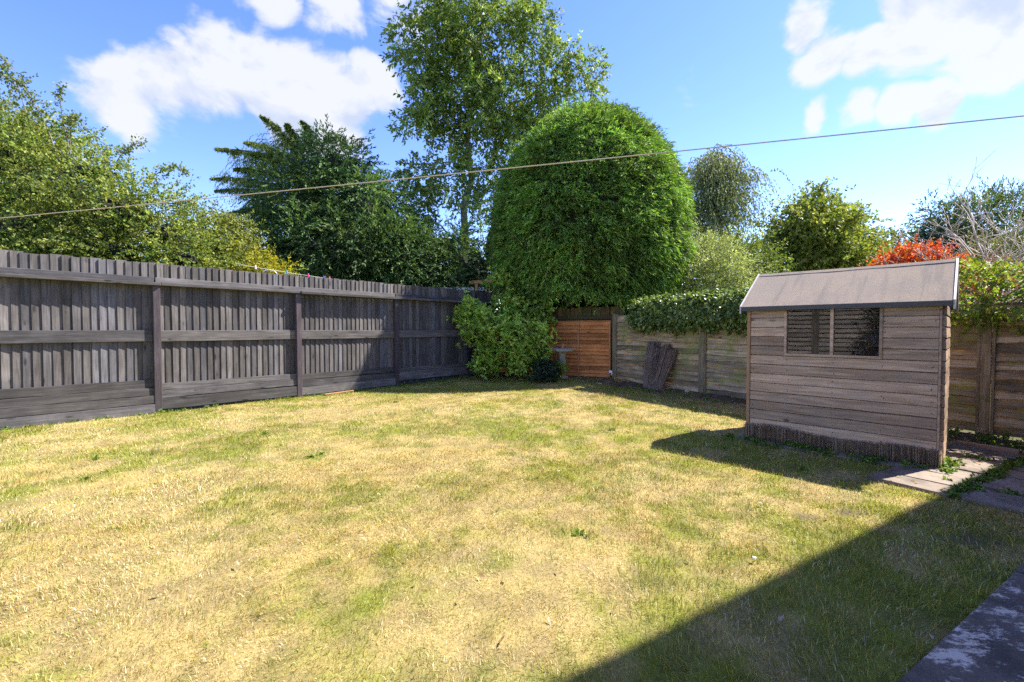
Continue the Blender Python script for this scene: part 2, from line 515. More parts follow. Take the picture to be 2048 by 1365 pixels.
def m_glass():
    m, nt, p, out = new_mat('window_glass')
    nt.nodes.remove(p)
    gl = nt.nodes.new('ShaderNodeBsdfGlossy'); gl.inputs['Roughness'].default_value = 0.015
    gl.inputs['Color'].default_value = (0.95, 0.95, 0.95, 1)
    tr = nt.nodes.new('ShaderNodeBsdfTransparent'); tr.inputs['Color'].default_value = (0.75, 0.74, 0.72, 1)
    fr = nt.nodes.new('ShaderNodeFresnel'); fr.inputs['IOR'].default_value = 1.85
    mx = nt.nodes.new('ShaderNodeMixShader')
    nt.links.new(fr.outputs[0], mx.inputs[0]); nt.links.new(tr.outputs[0], mx.inputs[1]); nt.links.new(gl.outputs[0], mx.inputs[2])
    df = nt.nodes.new('ShaderNodeBsdfDiffuse'); df.inputs['Color'].default_value = (0.42, 0.38, 0.33, 1)      # dust and water marks
    tc = nt.nodes.new('ShaderNodeTexCoord')
    dirt = maprange(nt, noise_node(nt, tc.outputs['Object'], 7.0, 7, 0.7), 0.45, 0.75, 0.01, 0.09)
    m2 = nt.nodes.new('ShaderNodeMixShader')
    nt.links.new(dirt, m2.inputs[0]); nt.links.new(mx.outputs[0], m2.inputs[1]); nt.links.new(df.outputs[0], m2.inputs[2])
    nt.links.new(m2.outputs[0], out.inputs[0])
    return m


M['glass'] = m_glass()


def m_brick():
    m, nt, p, out = new_mat('house_brick')
    tc = nt.nodes.new('ShaderNodeTexCoord')
    b = nt.nodes.new('ShaderNodeTexBrick')
    b.inputs['Scale'].default_value = 4.4; b.inputs['Color1'].default_value = (0.30, 0.14, 0.09, 1)
    b.inputs['Color2'].default_value = (0.38, 0.2, 0.13, 1); b.inputs['Mortar'].default_value = (0.4, 0.37, 0.33, 1)
    mp = nt.nodes.new('ShaderNodeMapping'); mp.inputs['Rotation'].default_value = (R(90), 0, 0)
    nt.links.new(tc.outputs['Object'], mp.inputs[0]); nt.links.new(mp.outputs[0], b.inputs['Vector'])
    nt.links.new(b.outputs['Color'], p.inputs['Base Color']); p.inputs['Roughness'].default_value = 0.9
    return m


M['brick'] = m_brick()
M['tile'] = plain('roof_tile', (0.2, 0.11, 0.08), 0.85, 20, 0.3, 0.3)

# ------------------------------------------------------------------ layout of the plot (metres, camera at the origin)
FX = Vector((0.6695, 0.7428)); FP = Vector((-5.97, 7.54))          # left fence: direction, first post
CORNER = Vector((-0.60, 13.51)); ENDB = Vector((2.66, 11.90))       # brown panels
RA = Vector((2.73, 11.80)); RX = Vector((0.517, -0.856))            # rear lap fence
U = Vector((0.862, 0.507)); W_ = Vector((0.507, -0.862))            # along / towards the house
SL = Vector((3.03, 5.74)); SX = Vector((0.700, -0.714)); SW, SD = 1.78, 1.20   # shed


def uv2xy(u, v):
    return U.x * u + W_.x * v, U.y * u + W_.y * v


def seg_dist(x, y, a, b):
    ax, ay = a; bx, by = b
    dx, dy = bx - ax, by - ay
    t = np.clip(((x - ax) * dx + (y - ay) * dy) / (dx * dx + dy * dy), 0, 1)
    return np.hypot(x - ax - t * dx, y - ay - t * dy)


RFAR = RA + RX * 9.0


def ground_h(x, y):
    d1 = seg_dist(x, y, CORNER, ENDB)
    d2 = seg_dist(x, y, RA, RA + RX * 3.0)
    h = 0.11 * sstep(1.7, 0.15, d1) + 0.05 * sstep(1.2, 0.1, d2) * (1 - sstep(1.7, 0.15, d1))
    h = h + (fbm(x, y, 0.9, 5) - 0.5) * 0.03 + (fbm(x, y, 6, 9) - 0.5) * 0.012
    return h


def in_garden(x, y, m=0.0):
    nx, ny = FX.y, -FX.x
    a = (x - FP.x) * nx + (y - FP.y) * ny > m
    b = (x - RA.x) * (-RX.y) * -1 + (y - RA.y) * -RX.x * 1.0
    # rear fence: garden side is -(outward); outward = (0.856, 0.517)
    b = (x - RA.x) * 0.856 + (y - RA.y) * 0.517 < -m
    bx, by = ENDB.x - CORNER.x, ENDB.y - CORNER.y; l = math.hypot(bx, by)
    c = (x - CORNER.x) * (-by / l) + (y - CORNER.y) * (bx / l) < -m
    return a & b & c


def paved(x, y, m=0.0):
    u = x * U.x + y * U.y; v = x * W_.x + y * W_.y
    a = (v > -0.735 + m)
    b = (u > 5.02 + m) & (v > -1.33 - 0.02 + m)
    c = (u > 4.98 + m) & (v > -1.95 + m)
    lx = (x - SL.x) * SX.x + (y - SL.y) * SX.y; ly = (x - SL.x) * -SX.y + (y - SL.y) * SX.x
    d = (lx > -0.1 + m) & (lx < SW + 0.3) & (ly > -0.22 + m) & (ly < SD + 0.1)
    return a | b | c | d


def greenness(x, y):
    u = x * U.x + y * U.y; v = x * W_.x + y * W_.y
    g = 0.36 * fbm(x, y, 0.75, 2, 4) + 0.38 * fbm(x, y, 2.6, 8, 3) + 0.26 * fbm(x, y, 9, 18, 2)
    nx, ny = FX.y, -FX.x
    df = (x - FP.x) * nx + (y - FP.y) * ny
    g = g + 0.16 * sstep(0.7, 0.0, df) + 0.05 * sstep(-2.1, -1.0, v) + 0.10 * sstep(1.2, 0.0, np.abs(seg_dist(x, y, (1.8, 5.6), (3.6, 4.1)) - 0.2))
    g = g + 0.10 * sstep(9.0, 10.5, y)
    return sstep(0.40, 0.67, g)


def soilness(x, y):
    d = np.minimum(seg_dist(x, y, CORNER, ENDB), seg_dist(x, y, RA, RFAR))
    d = d + (fbm(x, y, 1.6, 21) - 0.5) * 0.9
    s = sstep(1.0, 0.45, d)
    nx, ny = FX.y, -FX.x
    df = (x - FP.x) * nx + (y - FP.y) * ny + (fbm(x, y, 4, 33) - 0.5) * 0.2
    s = np.maximum(s, sstep(0.14, 0.04, df))
    # worn patches in the turf
    for cx, cy, r in [(3.03, 2.95, 0.16), (2.2, 3.35, 0.12), (2.55, 3.4, 0.1)]:
        s = np.maximum(s, 0.85 * sstep(r * 1.6, r * 0.4, np.hypot(x - cx, (y - cy) * 1.8) + (fbm(x, y, 12, 4) - 0.5) * 0.2))
    return s


STRAW = np.array([[0.48, 0.37, 0.148], [0.58, 0.48, 0.24], [0.46, 0.31, 0.10], [0.72, 0.63, 0.42]])
GREEN = np.array([[0.24, 0.265, 0.04], [0.33, 0.335, 0.05], [0.15, 0.205, 0.03], [0.43, 0.39, 0.08]])
SOIL = np.array([0.115, 0.085, 0.06])

# ------------------------------------------------------------------ the setting: ground, lawn, paving
g_me = me_from('ground', [(-300, -300, -0.03), (300, -300, -0.03), (300, 600, -0.03), (-300, 600, -0.03)], [(0, 1, 2, 3)], M['field'])
props(link('ground', g_me), kind='structure')


def build_lawn():
    st = 0.07
    xs = np.arange(-9.5, 8.0, st); ys = np.arange(-3.0, 14.2, st)
    X, Y = np.meshgrid(xs, ys)
    Z = ground_h(X, Y)
    pv = paved(X, Y, 0.03)
    Z = np.where(pv, -0.012, Z)
    keep = in_garden(X, Y, -0.12)
    g = greenness(X, Y); s = soilness(X, Y)
    col = (STRAW[0] * 0.78)[None, None] * (1 - g[..., None]) + (GREEN[0] * 0.8)[None, None] * g[..., None]
    sp = sstep(0.42, 0.62, fbm(X, Y, 7, 40, 3))[..., None]
    col = col * (1 - 0.35 * sp) + SOIL * 0.35 * sp
    col = col * (1 - s[..., None]) + SOIL * s[..., None]
    V = np.stack([X, Y, Z], -1).reshape(-1, 3)
    ny, nx = X.shape
    i = (np.arange(ny - 1)[:, None] * nx + np.arange(nx - 1)[None]).ravel()
    k = keep.ravel()
    ok = k[i] & k[i + 1] & k[i + nx] & k[i + nx + 1]
    i = i[ok]
    T = np.concatenate([np.stack([i, i + 1, i + nx + 1], 1), np.stack([i, i + nx + 1, i + nx], 1)])
    me = me_tris('lawn', V, T, M['soil'], col.reshape(-1, 3), True)
    props(link('lawn', me), kind='structure')


build_lawn()


def build_grass():
    n = 2350000
    x = rng.uniform(-9.0, 7.0, n); y = rng.uniform(0.9, 13.9, n)
    d = np.hypot(x, y)
    frust = (np.abs(x) < 1.2 * y + 0.6)
    keep = frust & in_garden(x, y, 0.05) & ~paved(x, y, 0.02 + 0.05 * (rng.random(n) - 0.4) + 0.05 * (fbm(x, y, 5, 61, 2) - 0.5))
    dens = np.clip((3.6 / d) ** 1.25, 0.14, 1.0)
    s = soilness(x, y)
    thin = 1 - 0.93 * s
    clump = 0.46 + 0.54 * sstep(0.3, 0.62, fbm(x, y, 13, 50, 3))
    keep &= rng.random(n) < dens * thin * clump
    x, y, d = x[keep], y[keep], d[keep]
    n = len(x)
    z = ground_h(x, y) - 0.004
    g = greenness(x, y)
    pick = rng.random(n)
    isg = pick < (0.27 + 0.62 * g)
    cs = STRAW[rng.integers(0, 4, n)]; cg = GREEN[rng.integers(0, 4, n)]
    col = np.where(isg[:, None], cg, cs) * rng.uniform(0.55, 1.35, (n, 1))
    warm = fbm(x, y, 0.5, 70, 3)[:, None]
    gold = sstep(0.45, 0.65, fbm(x, y, 1.7, 77, 3))[:, None]
    col = np.where(isg[:, None], col, col * (0.86 + 0.3 * warm) * (1 - gold * np.array([0.04, 0.14, 0.36])))
    h = rng.uniform(0.014, 0.038, n) * (0.8 + 0.5 * g) * (1 + 0.5 * sstep(0.55, 0.75, fbm(x, y, 2.2, 90, 2)))
    tall = rng.random(n) < 0.006
    h = np.where(tall, h * 1.9, h)
    w = 0.0024 * np.clip(d / 2.6, 1.0, 3.4) * rng.uniform(0.7, 1.3, n)
    # mown dry blades lie over, in locally shared directions
    sw = fbm(x, y, 0.9, 120, 3) * 14.0
    az = sw + rng.normal(0, 1.15, n)
    lean = np.clip(np.abs(rng.normal(0.95, 0.42, n)) - 0.25 * isg, 0.05, 1.5)
    dx, dy = np.cos(az), np.sin(az)
    px, py = -dy, dx
    fx = rng.uniform(0, 2 * np.pi, n)                           # blade width direction is free of the lean
    px = np.cos(fx); py = np.sin(fx)
    B = np.stack([x, y, z], 1)
    Wd = np.stack([px, py, np.zeros(n)], 1) * (w[:, None] * 0.5)
    m1 = lean * 0.55; m2 = lean * 1.15
    Md = B + np.stack([dx * np.sin(m1), dy * np.sin(m1), np.cos(m1)], 1) * (h * 0.55)[:, None]
    Tp = Md + np.stack([dx * np.sin(m2), dy * np.sin(m2), np.maximum(np.cos(m2), -0.1)], 1) * (h * 0.6)[:, None]
    near = d < 5.2
    nn = near.sum()
    Vn = np.stack([B[near] - Wd[near], B[near] + Wd[near], Md[near] - Wd[near] * 0.8, Md[near] + Wd[near] * 0.8, Tp[near]], 1).reshape(-1, 3)
    b = np.arange(nn) * 5
    Tn = np.concatenate([np.stack([b, b + 1, b + 3], 1), np.stack([b, b + 3, b + 2], 1), np.stack([b + 2, b + 3, b + 4], 1)])
    cn = np.repeat(col[near], 5, 0)
    f = ~near; nf = f.sum()
    Vf = np.stack([B[f] - Wd[f], B[f] + Wd[f], Tp[f]], 1).reshape(-1, 3)
    Tf = np.arange(nf * 3).reshape(-1, 3) + len(Vn)
    cf = np.repeat(col[f], 3, 0)
    me = me_tris('grass', np.concatenate([Vn, Vf]), np.concatenate([Tn, Tf]), M['grass'], np.concatenate([cn, cf]))
    o = link('grass', me)
    props(o, 'short sun-bleached straw and green grass blades covering the lawn', 'grass', kind='stuff')
    print('grass blades', n, 'near', nn)


build_grass()


def slab_obj(parent, u0, u1, v0, v1, mat, z0=-0.03, z1=0.022, tilt=0.0):
    bm = bmesh.new()
    j = lambda: random.uniform(-0.006, 0.006)
    cu, cv = (u0 + u1) / 2, (v0 + v1) / 2
    P = [(u0 + j(), v0 + j()), (u1 + j(), v0 + j()), (u1 + j(), v1 + j()), (u0 + j(), v1 + j())]
    c = uv2xy(cu, cv)
    top, bot = [], []
    ta, tb = random.uniform(-tilt, tilt), random.uniform(-tilt, tilt)
    for a, b in P:
        x, y = uv2xy(a, b)
        dz = (a - cu) * ta + (b - cv) * tb
        top.append(bm.verts.new((x - c[0], y - c[1], z1 + dz))); bot.append(bm.verts.new((x - c[0], y - c[1], z0)))
    bm.faces.new(top); bm.faces.new(bot[::-1])
    for i in range(4):
        k = (i + 1) % 4
        bm.faces.new([top[i], bot[i], bot[k], top[k]])
    bmesh.ops.recalc_face_normals(bm, faces=bm.faces)
    bmesh.ops.bevel(bm, geom=[e for e in bm.edges if all(v in top for v in e.verts)] if False else list(bm.edges), offset=0.006, segments=2, affect='EDGES')
    me = bpy.data.meshes.new('slab'); bm.to_mesh(me); bm.free(); me.materials.append(mat)
    return link('slab', me, parent, (c[0], c[1], 0))


path = link('garden_path', None); props(path, kind='structure')
ug = [5.02, 5.50, 6.10, 6.72, 7.33, 7.95]
for i in range(len(ug) - 1):
    for v0, v1 in [(-1.30, -0.72), (-0.70, -0.12)]:
        slab_obj(path, ug[i] + 0.012, ug[i + 1] - 0.012, v0, v1, M['slab'], tilt=0.02)
for u0, u1, v0, v1 in [(5.0, 5.3, -1.92, -1.35), (5.32, 5.66, -1.92, -1.36), (5.685, 6.0, -1.95, -1.36), (6.02, 6.70, -1.95, -1.38), (6.72, 7.3, -1.95, -1.38)]:
    slab_obj(path, u0, u1, v0, v1, M['slab'], tilt=0.02)
# narrow slabs along the foot of the shed
a_sh = math.atan2(SX.y, SX.x)
for k in range(4):
    x0 = -0.12 + k * 0.47
    bm_me = box_me('slab', 0, 0.455, -0.22, 0.35, -0.03, 0.012 + 0.004 * (k % 2), M['slab'], 0.006)
    p0 = SL + SX * x0
    link('slab', bm_me, path, (p0.x, p0.y, 0), (0, 0, a_sh))
patio = link('patio', None); props(patio, kind='structure')
for u0, u1 in [(0.2, 1.9), (1.92, 3.72), (3.745, 4.98)]:
    slab_obj(patio, u0, u1, -0.725, 0.0, M['concrete'], -0.05, 0.03)
    slab_obj(patio, u0, u1, 0.02, 0.8, M['concrete'], -0.05, 0.03)

# ------------------------------------------------------------------ dark timber fence on the left
def build_left_fence():
    t = empty('timber_fence', (FP.x, FP.y, 0), math.atan2(FX.y, FX.x), 'long charcoal-stained feather-edge board fence with posts and cap rail along the lawn', 'fence')
    # local x along the fence (away from the camera), -y towards the lawn
    boards = []
    for k in range(5):
        w, lean = 0.128, random.uniform(-0.003, 0.003)
        th = 0.024
        x1 = [0.0, w]
        # wedge: thick edge at x=0, thin edge at x=w, slightly wavy face
        nz = 6; V = []; Fc = []
        for i in range(nz + 1):
            z = 0.06 + (2.43) * i / nz
            jx = random.uniform(-0.0022, 0.0022) if 0 < i < nz else 0
            V += [(jx, -th - 0.004, z), (w + jx, -0.006, z), (w + jx, 0.0, z), (jx, -0.004, z)]
        for i in range(nz):
            b = i * 4
            for q in range(4):
                q2 = (q + 1) % 4
                Fc.append((b + q, b + q2, b + 4 + q2, b + 4 + q))
        Fc.append((3, 2, 1, 0)); b = nz * 4; Fc.append((b, b + 1, b + 2, b + 3))
        boards.append(me_from('board', V, Fc, M['fence_board']))
    x = -2.75
    while x < 8.0:
        pitch = random.uniform(0.099, 0.107)
        o = link('board', random.choice(boards), t, (x, 0.0, random.uniform(-0.012, 0.012)), (random.uniform(-0.002, 0.002), random.uniform(-0.004, 0.004), random.uniform(-0.012, 0.012)))
        x += pitch
    posts = [-2.32, 0.0, 2.31, 4.63, 6.95]
    for i, px in enumerate(posts):
        me = box_me('post', -0.05, 0.05, -0.125, -0.026, -0.05, 2.112, M['fence_post'], 0.006)
        link('post', me, t, (px, 0, 0), (0, random.uniform(-0.004, 0.004), 0))
    bays = [(-2.75, -2.37), (-2.27, -0.05), (0.05, 2.26), (2.36, 4.58), (4.68, 6.90), (7.0, 7.95)]
    gb = [[(.56, .42), (.42, .29), (.29, .155), (.155, -.02)]] * 2 + [[(.48, .365), (.365, .235), (.235, .045)], [(.465, .34), (.34, .20), (.20, .03)], [(.44, .345), (.345, .125)], [(.42, .3), (.3, .1)]]
    for (a, b), gs in zip(bays, gb):
        L = b - a
        me = box_me('mid_rail', 0, L, -0.068, -0.027, 1.185, 1.37, M['fence_rail'], 0.004)
        link('mid_rail', me, t, (a, 0, random.uniform(-0.01, 0.01)), (0, random.uniform(-0.003, 0.003), 0))
        n = len(gs)
        for k, (zt, zb) in enumerate(gs):
            y0 = -0.062 - 0.026 * k                       # each lower board stands a little prouder
            bm = bmesh.new()
            nx = 10
            rows = []
            for i in range(nx + 1):
                xx = L * i / nx
                wv = random.uniform(-0.004, 0.004)
                rows.append([bm.verts.new((xx, y0, zt + wv)), bm.verts.new((xx, y0 - 0.003, zb + 0.009 + wv)), bm.verts.new((xx, -0.03, zb + 0.009 + wv)), bm.verts.new((xx, -0.03, zt + wv))])
            for i in range(nx):
                for q in range(4):
                    q2 = (q + 1) % 4
                    bm.faces.new([rows[i][q], rows[i][q2], rows[i + 1][q2], rows[i + 1][q]])
            bm.faces.new(rows[0][::-1]); bm.faces.new(rows[-1])
            bmesh.ops.recalc_face_normals(bm, faces=bm.faces)
            me = bpy.data.meshes.new('gravel_board'); bm.to_mesh(me); bm.free(); me.materials.append(M['fence_rail'])
            link('gravel_board', me, t, (a, 0, 0), (0, R(random.uniform(-0.25, 0.25)), 0))
    # top rail against the boards and a cap plank over the posts, in lengths
    for a, b in [(-2.75, -0.02), (0.0, 4.62), (4.64, 7.95)]:
        link('top_rail', box_me('top_rail', 0, b - a, -0.058, -0.027, 2.172, 2.256, M['fence_rail'], 0.004), t, (a, 0, random.uniform(-0.006, 0.006)))
    for a, b in [(-2.75, 0.06), (0.065, 2.33), (2.335, 4.66), (4.665, 7.95)]:
        link('cap_plank', box_me('cap_plank', 0, b - a, -0.172, -0.027, 2.116, 2.168, M['fence_rail'], 0.005), t, (a, 0, random.uniform(-0.004, 0.004)), (random.uniform(-0.02, 0.02), 0, 0))
    return t


build_left_fence()

# ------------------------------------------------------------------ waney lap fences
def wavy_slat(L, h, th, mat, amp=0.008, seg=14, name='slat'):
    ph = random.uniform(0, 6.28); f1 = random.uniform(2.0, 5.0); V = []; Fc = []
    rag = 0.0
    for i in range(seg + 1):
        x = L * i / seg
        rag = rag * 0.7 + random.uniform(-amp, amp) * 0.6
        zb = amp * 0.7 * math.sin(f1 * x + ph) + rag
        yb = random.uniform(-0.003, 0.003)
        V += [(x, -th - 0.042 + yb, zb), (x, -0.004 + yb, h), (x, 0.002 + yb, h), (x, -th * 0.2 - 0.026 + yb, zb)]
    for i in range(seg):
        b = i * 4
        for q in range(4):
            q2 = (q + 1) % 4
            Fc.append((b + q, b + 4 + q, b + 4 + q2, b + q2))
    Fc.append((0, 1, 2, 3)); b = seg * 4; Fc.append((b + 3, b + 2, b + 1, b))
    return me_from(name, V, Fc, mat)


def lap_fence(name, origin, ang, posts, z0, z1, pitch, mat, post_mat, label, post_top, amp=0.008, post_w=0.05, skip_post=()):
    t = empty(name, (origin.x, origin.y, 0), ang, label, 'fence')
    for i, px in enumerate(posts):
        if i in skip_post: continue
        link('post', box_me('post', -post_w, post_w, -0.09, 0.05, -0.1, post_top + random.uniform(-0.02, 0.03), post_mat, 0.006), t, (px, 0, 0))
    for a, b in zip(posts[:-1], posts[1:]):
        L = b - a - 2 * post_w - 0.03
        x0 = a + post_w + 0.015
        pool = [wavy_slat(L, pitch * 1.35, 0.014, mat, amp) for _ in range(7)]
        n = int((z1 - z0) / pitch)
        for k in range(n):
            z = z0 + k * pitch + random.uniform(-0.008, 0.008)
            link('slat', random.choice(pool), t, (x0, -0.004 - random.uniform(0, 0.006), z), (0, random.uniform(-0.006, 0.006), 0))
        for xx, nm in ((x0 - 0.012, 'batten'), (x0 + L - 0.02, 'batten')):
            link(nm, box_me(nm, 0, 0.032, -0.082, -0.060, z0 - 0.02, z1 + 0.03, post_mat, 0.003), t, (xx, 0, 0))
        link('top_strip', box_me('top_strip', 0, L, -0.03, 0.02, z0 + n * pitch + 0.02, z0 + n * pitch + 0.045, mat, 0.003), t, (x0, 0, 0))
    return t


lap_fence('lap_fence', RA, math.atan2(RX.y, RX.x), [0.0, 2.63, 4.73, 6.86, 8.75], 0.03, 1.70, 0.119, M['lap'], M['lap_post'],
          'weathered mossy waney-lap panel fence running behind the shed under the ivy', 1.80, 0.016)


def build_brown_fence():
    d = (ENDB - CORNER); L = d.length; ang = math.atan2(d.y, d.x)
    t = empty('brown_panel_fence', (CORNER.x, CORNER.y, 0), ang, 'orange-brown stained overlap panel with thin vertical battens behind the birdbath', 'fence')
    pool = [wavy_slat(L - 0.06, 0.128, 0.010, M['brown_lap'], 0.004, 14) for _ in range(6)]
    for k in range(15):
        link('slat', random.choice(pool), t, (0.02, 0, 0.11 + k * 0.0985), (0, random.uniform(-0.002, 0.002), 0))
    for x in (0.25, 1.15, 2.08, 2.70, 3.56):
        link('batten', box_me('batten', 0, 0.03, -0.078, -0.056, 0.10, 1.60, M['brown_batten'], 0.003), t, (x, 0, 0))
    link('top_strip', box_me('top_strip', 0, L - 0.06, -0.03, 0.02, 1.595, 1.625, M['brown_lap'], 0.003), t, (0.02, 0, 0))
    # old tall board fence behind, standing on the neighbour's side
    b = empty('old_board_fence', (CORNER.x + 0.12, CORNER.y + 0.26, 0), ang, 'old dark vertical board fence showing above the orange-brown panel', 'fence')
    bm = [box_me('board', 0, 0.118, -0.01, 0.012, 0.05, 2.0, M['old_board'], 0.003) for _ in range(3)]
    for k in range(31):
        link('board', random.choice(bm), b, (k * 0.125, 0, random.uniform(-0.03, 0.03)), (0, random.uniform(-0.006, 0.006), random.uniform(-0.02, 0.02)))
    link('rail', box_me('rail', 0, 3.9, -0.055, -0.013, 1.66, 1.74, M['old_board'], 0.004), b)
    for x in (0.1, 1.9, 3.7):
        link('post', box_me('post', -0.05, 0.05, 0.015, 0.11, 0, 2.02, M['old_board'], 0.005), b, (x, 0, 0))


build_brown_fence()

# ------------------------------------------------------------------ shed
def build_shed():
    t = empty('garden_shed', (SL.x, SL.y, 0), a_sh, 'small weathered wooden shed with felt roof and two-pane window', 'shed')
    H0, H1, RIDGE = 0.05, 1.70, 2.13
    pitch = 0.1145

    def board(L, h=pitch * 1.12, mat=M['shed_board']):
        V = []; Fc = []; seg = 8
        for i in range(seg + 1):
            x = L * i / seg; j = random.uniform(-0.0025, 0.0025)
            V += [(x, -0.031, j), (x, -0.026, h * 0.80 + j), (x, -0.005, h * 0.86 + j), (x, -0.004, h + j), (x, 0.003, h + j), (x, 0.003, j)]
        for i in range(seg):
            b = i * 6
            for q in range(6):
                q2 = (q + 1) % 6
                Fc.append((b + q, b + 6 + q, b + 6 + q2, b + q2))
        Fc.append((0, 1, 2, 3, 4, 5)); b = seg * 6; Fc.append((b + 5, b + 4, b + 3, b + 2, b + 1, b))
        return me_from('wall_board', V, Fc, mat)

    wx0, wx1, wz0, wz1 = 0.42, 1.30, 1.105, 1.69
    rows = int((H1 - H0) / pitch) + 1
    for k in range(rows):
        z = H0 + k * pitch
        if z > H1 - 0.02: break
        h = min(pitch * 1.12, H1 - z)
        rz = random.uniform(-0.0015, 0.0015)
        if z + pitch * 0.6 > wz0 and z < wz1:
            link('wall_board', board(wx0 - 0.045 - 0.0, h), t, (0.025, 0, z), (0, rz, 0))
            link('wall_board', board(SW - wx1 - 0.045, h), t, (wx1 + 0.02, 0, z), (0, rz, 0))
        else:
            link('wall_board', board(SW - 0.05, h), t, (0.025, 0, z), (0, rz, 0))
        # gable ends and back
        for (ox, oy, rot, L) in [(SW, 0.0, R(90), SD), (0, SD, R(-90), SD), (SW, SD, R(180), SW)]:
            link('wall_board', board(L - 0.02, h), t, (ox + (0.0), oy, z) if rot != R(180) else (ox - 0.01, oy, z), (0, 0, rot))
    # gables
    for x, s in ((SW - 0.004, 1), (0.004, -1)):
        V = [(x, 0.01, H1), (x, SD - 0.01, H1), (x, SD / 2, RIDGE - 0.03), (x - 0.012 * s, 0.01, H1), (x - 0.012 * s, SD - 0.01, H1), (x - 0.012 * s, SD / 2, RIDGE - 0.03)]
        link('gable', me_from('gable', V, [(0, 1, 2), (5, 4, 3), (0, 3, 4, 1), (1, 4, 5, 2), (2, 5, 3, 0)], M['shed_board']), t)
    # corner trims, floor, top plate
    link('corner_trim', box_me('corner_trim', -0.016, 0.022, -0.042, 0.01, 0.04, 1.69, M['shed_trim'], 0.003), t)
    link('corner_trim', box_me('corner_trim', SW - 0.022, SW - 0.002, -0.042, 0.0, 0.04, 1.69, M['shed_board'], 0.003), t)
    link('floor', box_me('floor', 0.02, SW - 0.02, 0.02, SD - 0.02, 0.03, 0.07, M['shed_inside']), t)
    link('top_plate', box_me('top_plate', 0.03, SW - 0.03, -0.03, 0.03, 1.66, 1.69, M['shed_trim'], 0.003), t)
    # inside lining studs on the back wall
    for x in (0.15, 0.6, 1.05, 1.5):
        link('stud', box_me('stud', x, x + 0.04, SD - 0.06, SD - 0.012, 0.07, 1.65, M['shed_inside']), t)
    link('curtain', box_me('curtain', 0.95, 1.32, 0.10, 0.115, 0.9, 1.62, plain('curtain_cloth', (0.09, 0.055, 0.05), 0.9, 8, 0.3, 0.2)), t)
    # nail heads where the boards cross the framing
    nb = bmesh.new()
    for k in range(rows):
        z = H0 + k * pitch + pitch * 0.3
        for x in (0.06, 0.44, 0.89, 1.33, SW - 0.06):
            if z > wz0 - 0.04 and 0.3 < x < 1.32: continue
            for q in range(2 if random.random() < 0.4 else 1):
                r = random.uniform(0.0035, 0.006)
                m4 = Matrix.Translation((x + random.uniform(-0.012, 0.012), -0.031, z + random.uniform(-0.015, 0.03))) @ Matrix.Rotation(R(90), 4, 'X')
                bmesh.ops.create_cone(nb, cap_ends=True, segments=6, radius1=r, radius2=r * 0.8, depth=0.004, matrix=m4)
    nm = bpy.data.meshes.new('nail_heads'); nb.to_mesh(nm); nb.free(); nm.materials.append(plain('rusty_nail', (0.05, 0.035, 0.03), 0.8, 60, 0.3, 0))
    props(link('nail_heads', nm, t), kind='stuff')
    # window
    w = link('window', box_me('window', wx0 - 0.02, wx1 + 0.02, -0.044, 0.02, wz0 - 0.028, wz0, M['shed_board'], 0.003), t)
    mid = (wx0 + wx1) / 2 + 0.015
    for a, b in ((wx0 - 0.022, wx0 + 0.006), (mid - 0.016, mid + 0.016), (wx1 - 0.006, wx1 + 0.022)):
        link('frame', box_me('frame', a, b, -0.044, 0.018, wz0 + 0.001, wz1 + 0.003, M['shed_board'], 0.003), w)
    for a, b in ((wx0 + 0.0065, mid - 0.0165), (mid + 0.0165, wx1 - 0.0065)):
        link('pane', box_me('pane', a, b, -0.012, -0.008, wz0 + 0.001, wz1, M['glass']), w)
    # roof
    ov, th = 0.10, 0.018
    ex0, ex1 = -0.07, SW + 0.07
    dy = SD / 2
    slope = (RIDGE - 1.665) / (dy + ov)
    ez = 1.665
    for s in (0, 1):
        ya, yb = (-ov, dy) if s == 0 else (SD + ov, dy)
        nx, V, Fc = 12, [], []
        for i in range(nx + 1):
            x = ex0 + (ex1 - ex0) * i / nx
            sag = -0.006 * math.sin(math.pi * i / nx) + random.uniform(-0.002, 0.002)
            V += [(x, ya, ez + 0.01 + sag), (x, yb, RIDGE + 0.012 + sag), (x, yb, RIDGE + 0.012 - th), (x, ya, ez + 0.01 - th)]
        for i in range(nx):
            b = i * 4
            for q in range(4):
                q2 = (q + 1) % 4
                f = (b + q, b + 4 + q, b + 4 + q2, b + q2)
                Fc.append(f if s else f[::-1])
        Fc.append((0, 1, 2, 3)); b = nx * 4; Fc.append((b, b + 1, b + 2, b + 3))
        r = link('roof', me_from('roof', V, Fc, M['felt']), t)
        if s == 0:                                            # upper felt strip lapped over the ridge
            V2 = []
            for i in range(nx + 1):
                x = ex0 + 0.004 + (ex1 - ex0 - 0.008) * i / nx; f = 0.93 + random.uniform(-0.006, 0.006)
                yl = ya + (yb - ya) * f; zl = ez + 0.01 + (RIDGE + 0.002 - ez) * f - 0.006 * math.sin(math.pi * i / nx)
                V2 += [(x, yl, zl + 0.007), (x, yb, RIDGE + 0.020 - 0.006 * math.sin(math.pi * i / nx)), (x, yl, zl + 0.001)]
            F2 = []
            for i in range(nx):
                b = i * 3; F2 += [(b, b + 3, b + 4, b + 1), (b + 2, b + 5, b + 3, b)]
            link('felt_lap', me_from('felt_lap', V2, F2, M['felt']), r)
        yy = (ya - 0.012, ya - 0.002) if s == 0 else (ya + 0.002, ya + 0.012)
        link('felt_edge', box_me('felt_edge', ex0, ex1, yy[0], yy[1], ez - 0.042, ez + 0.012, M['felt_edge'], 0.002), r)
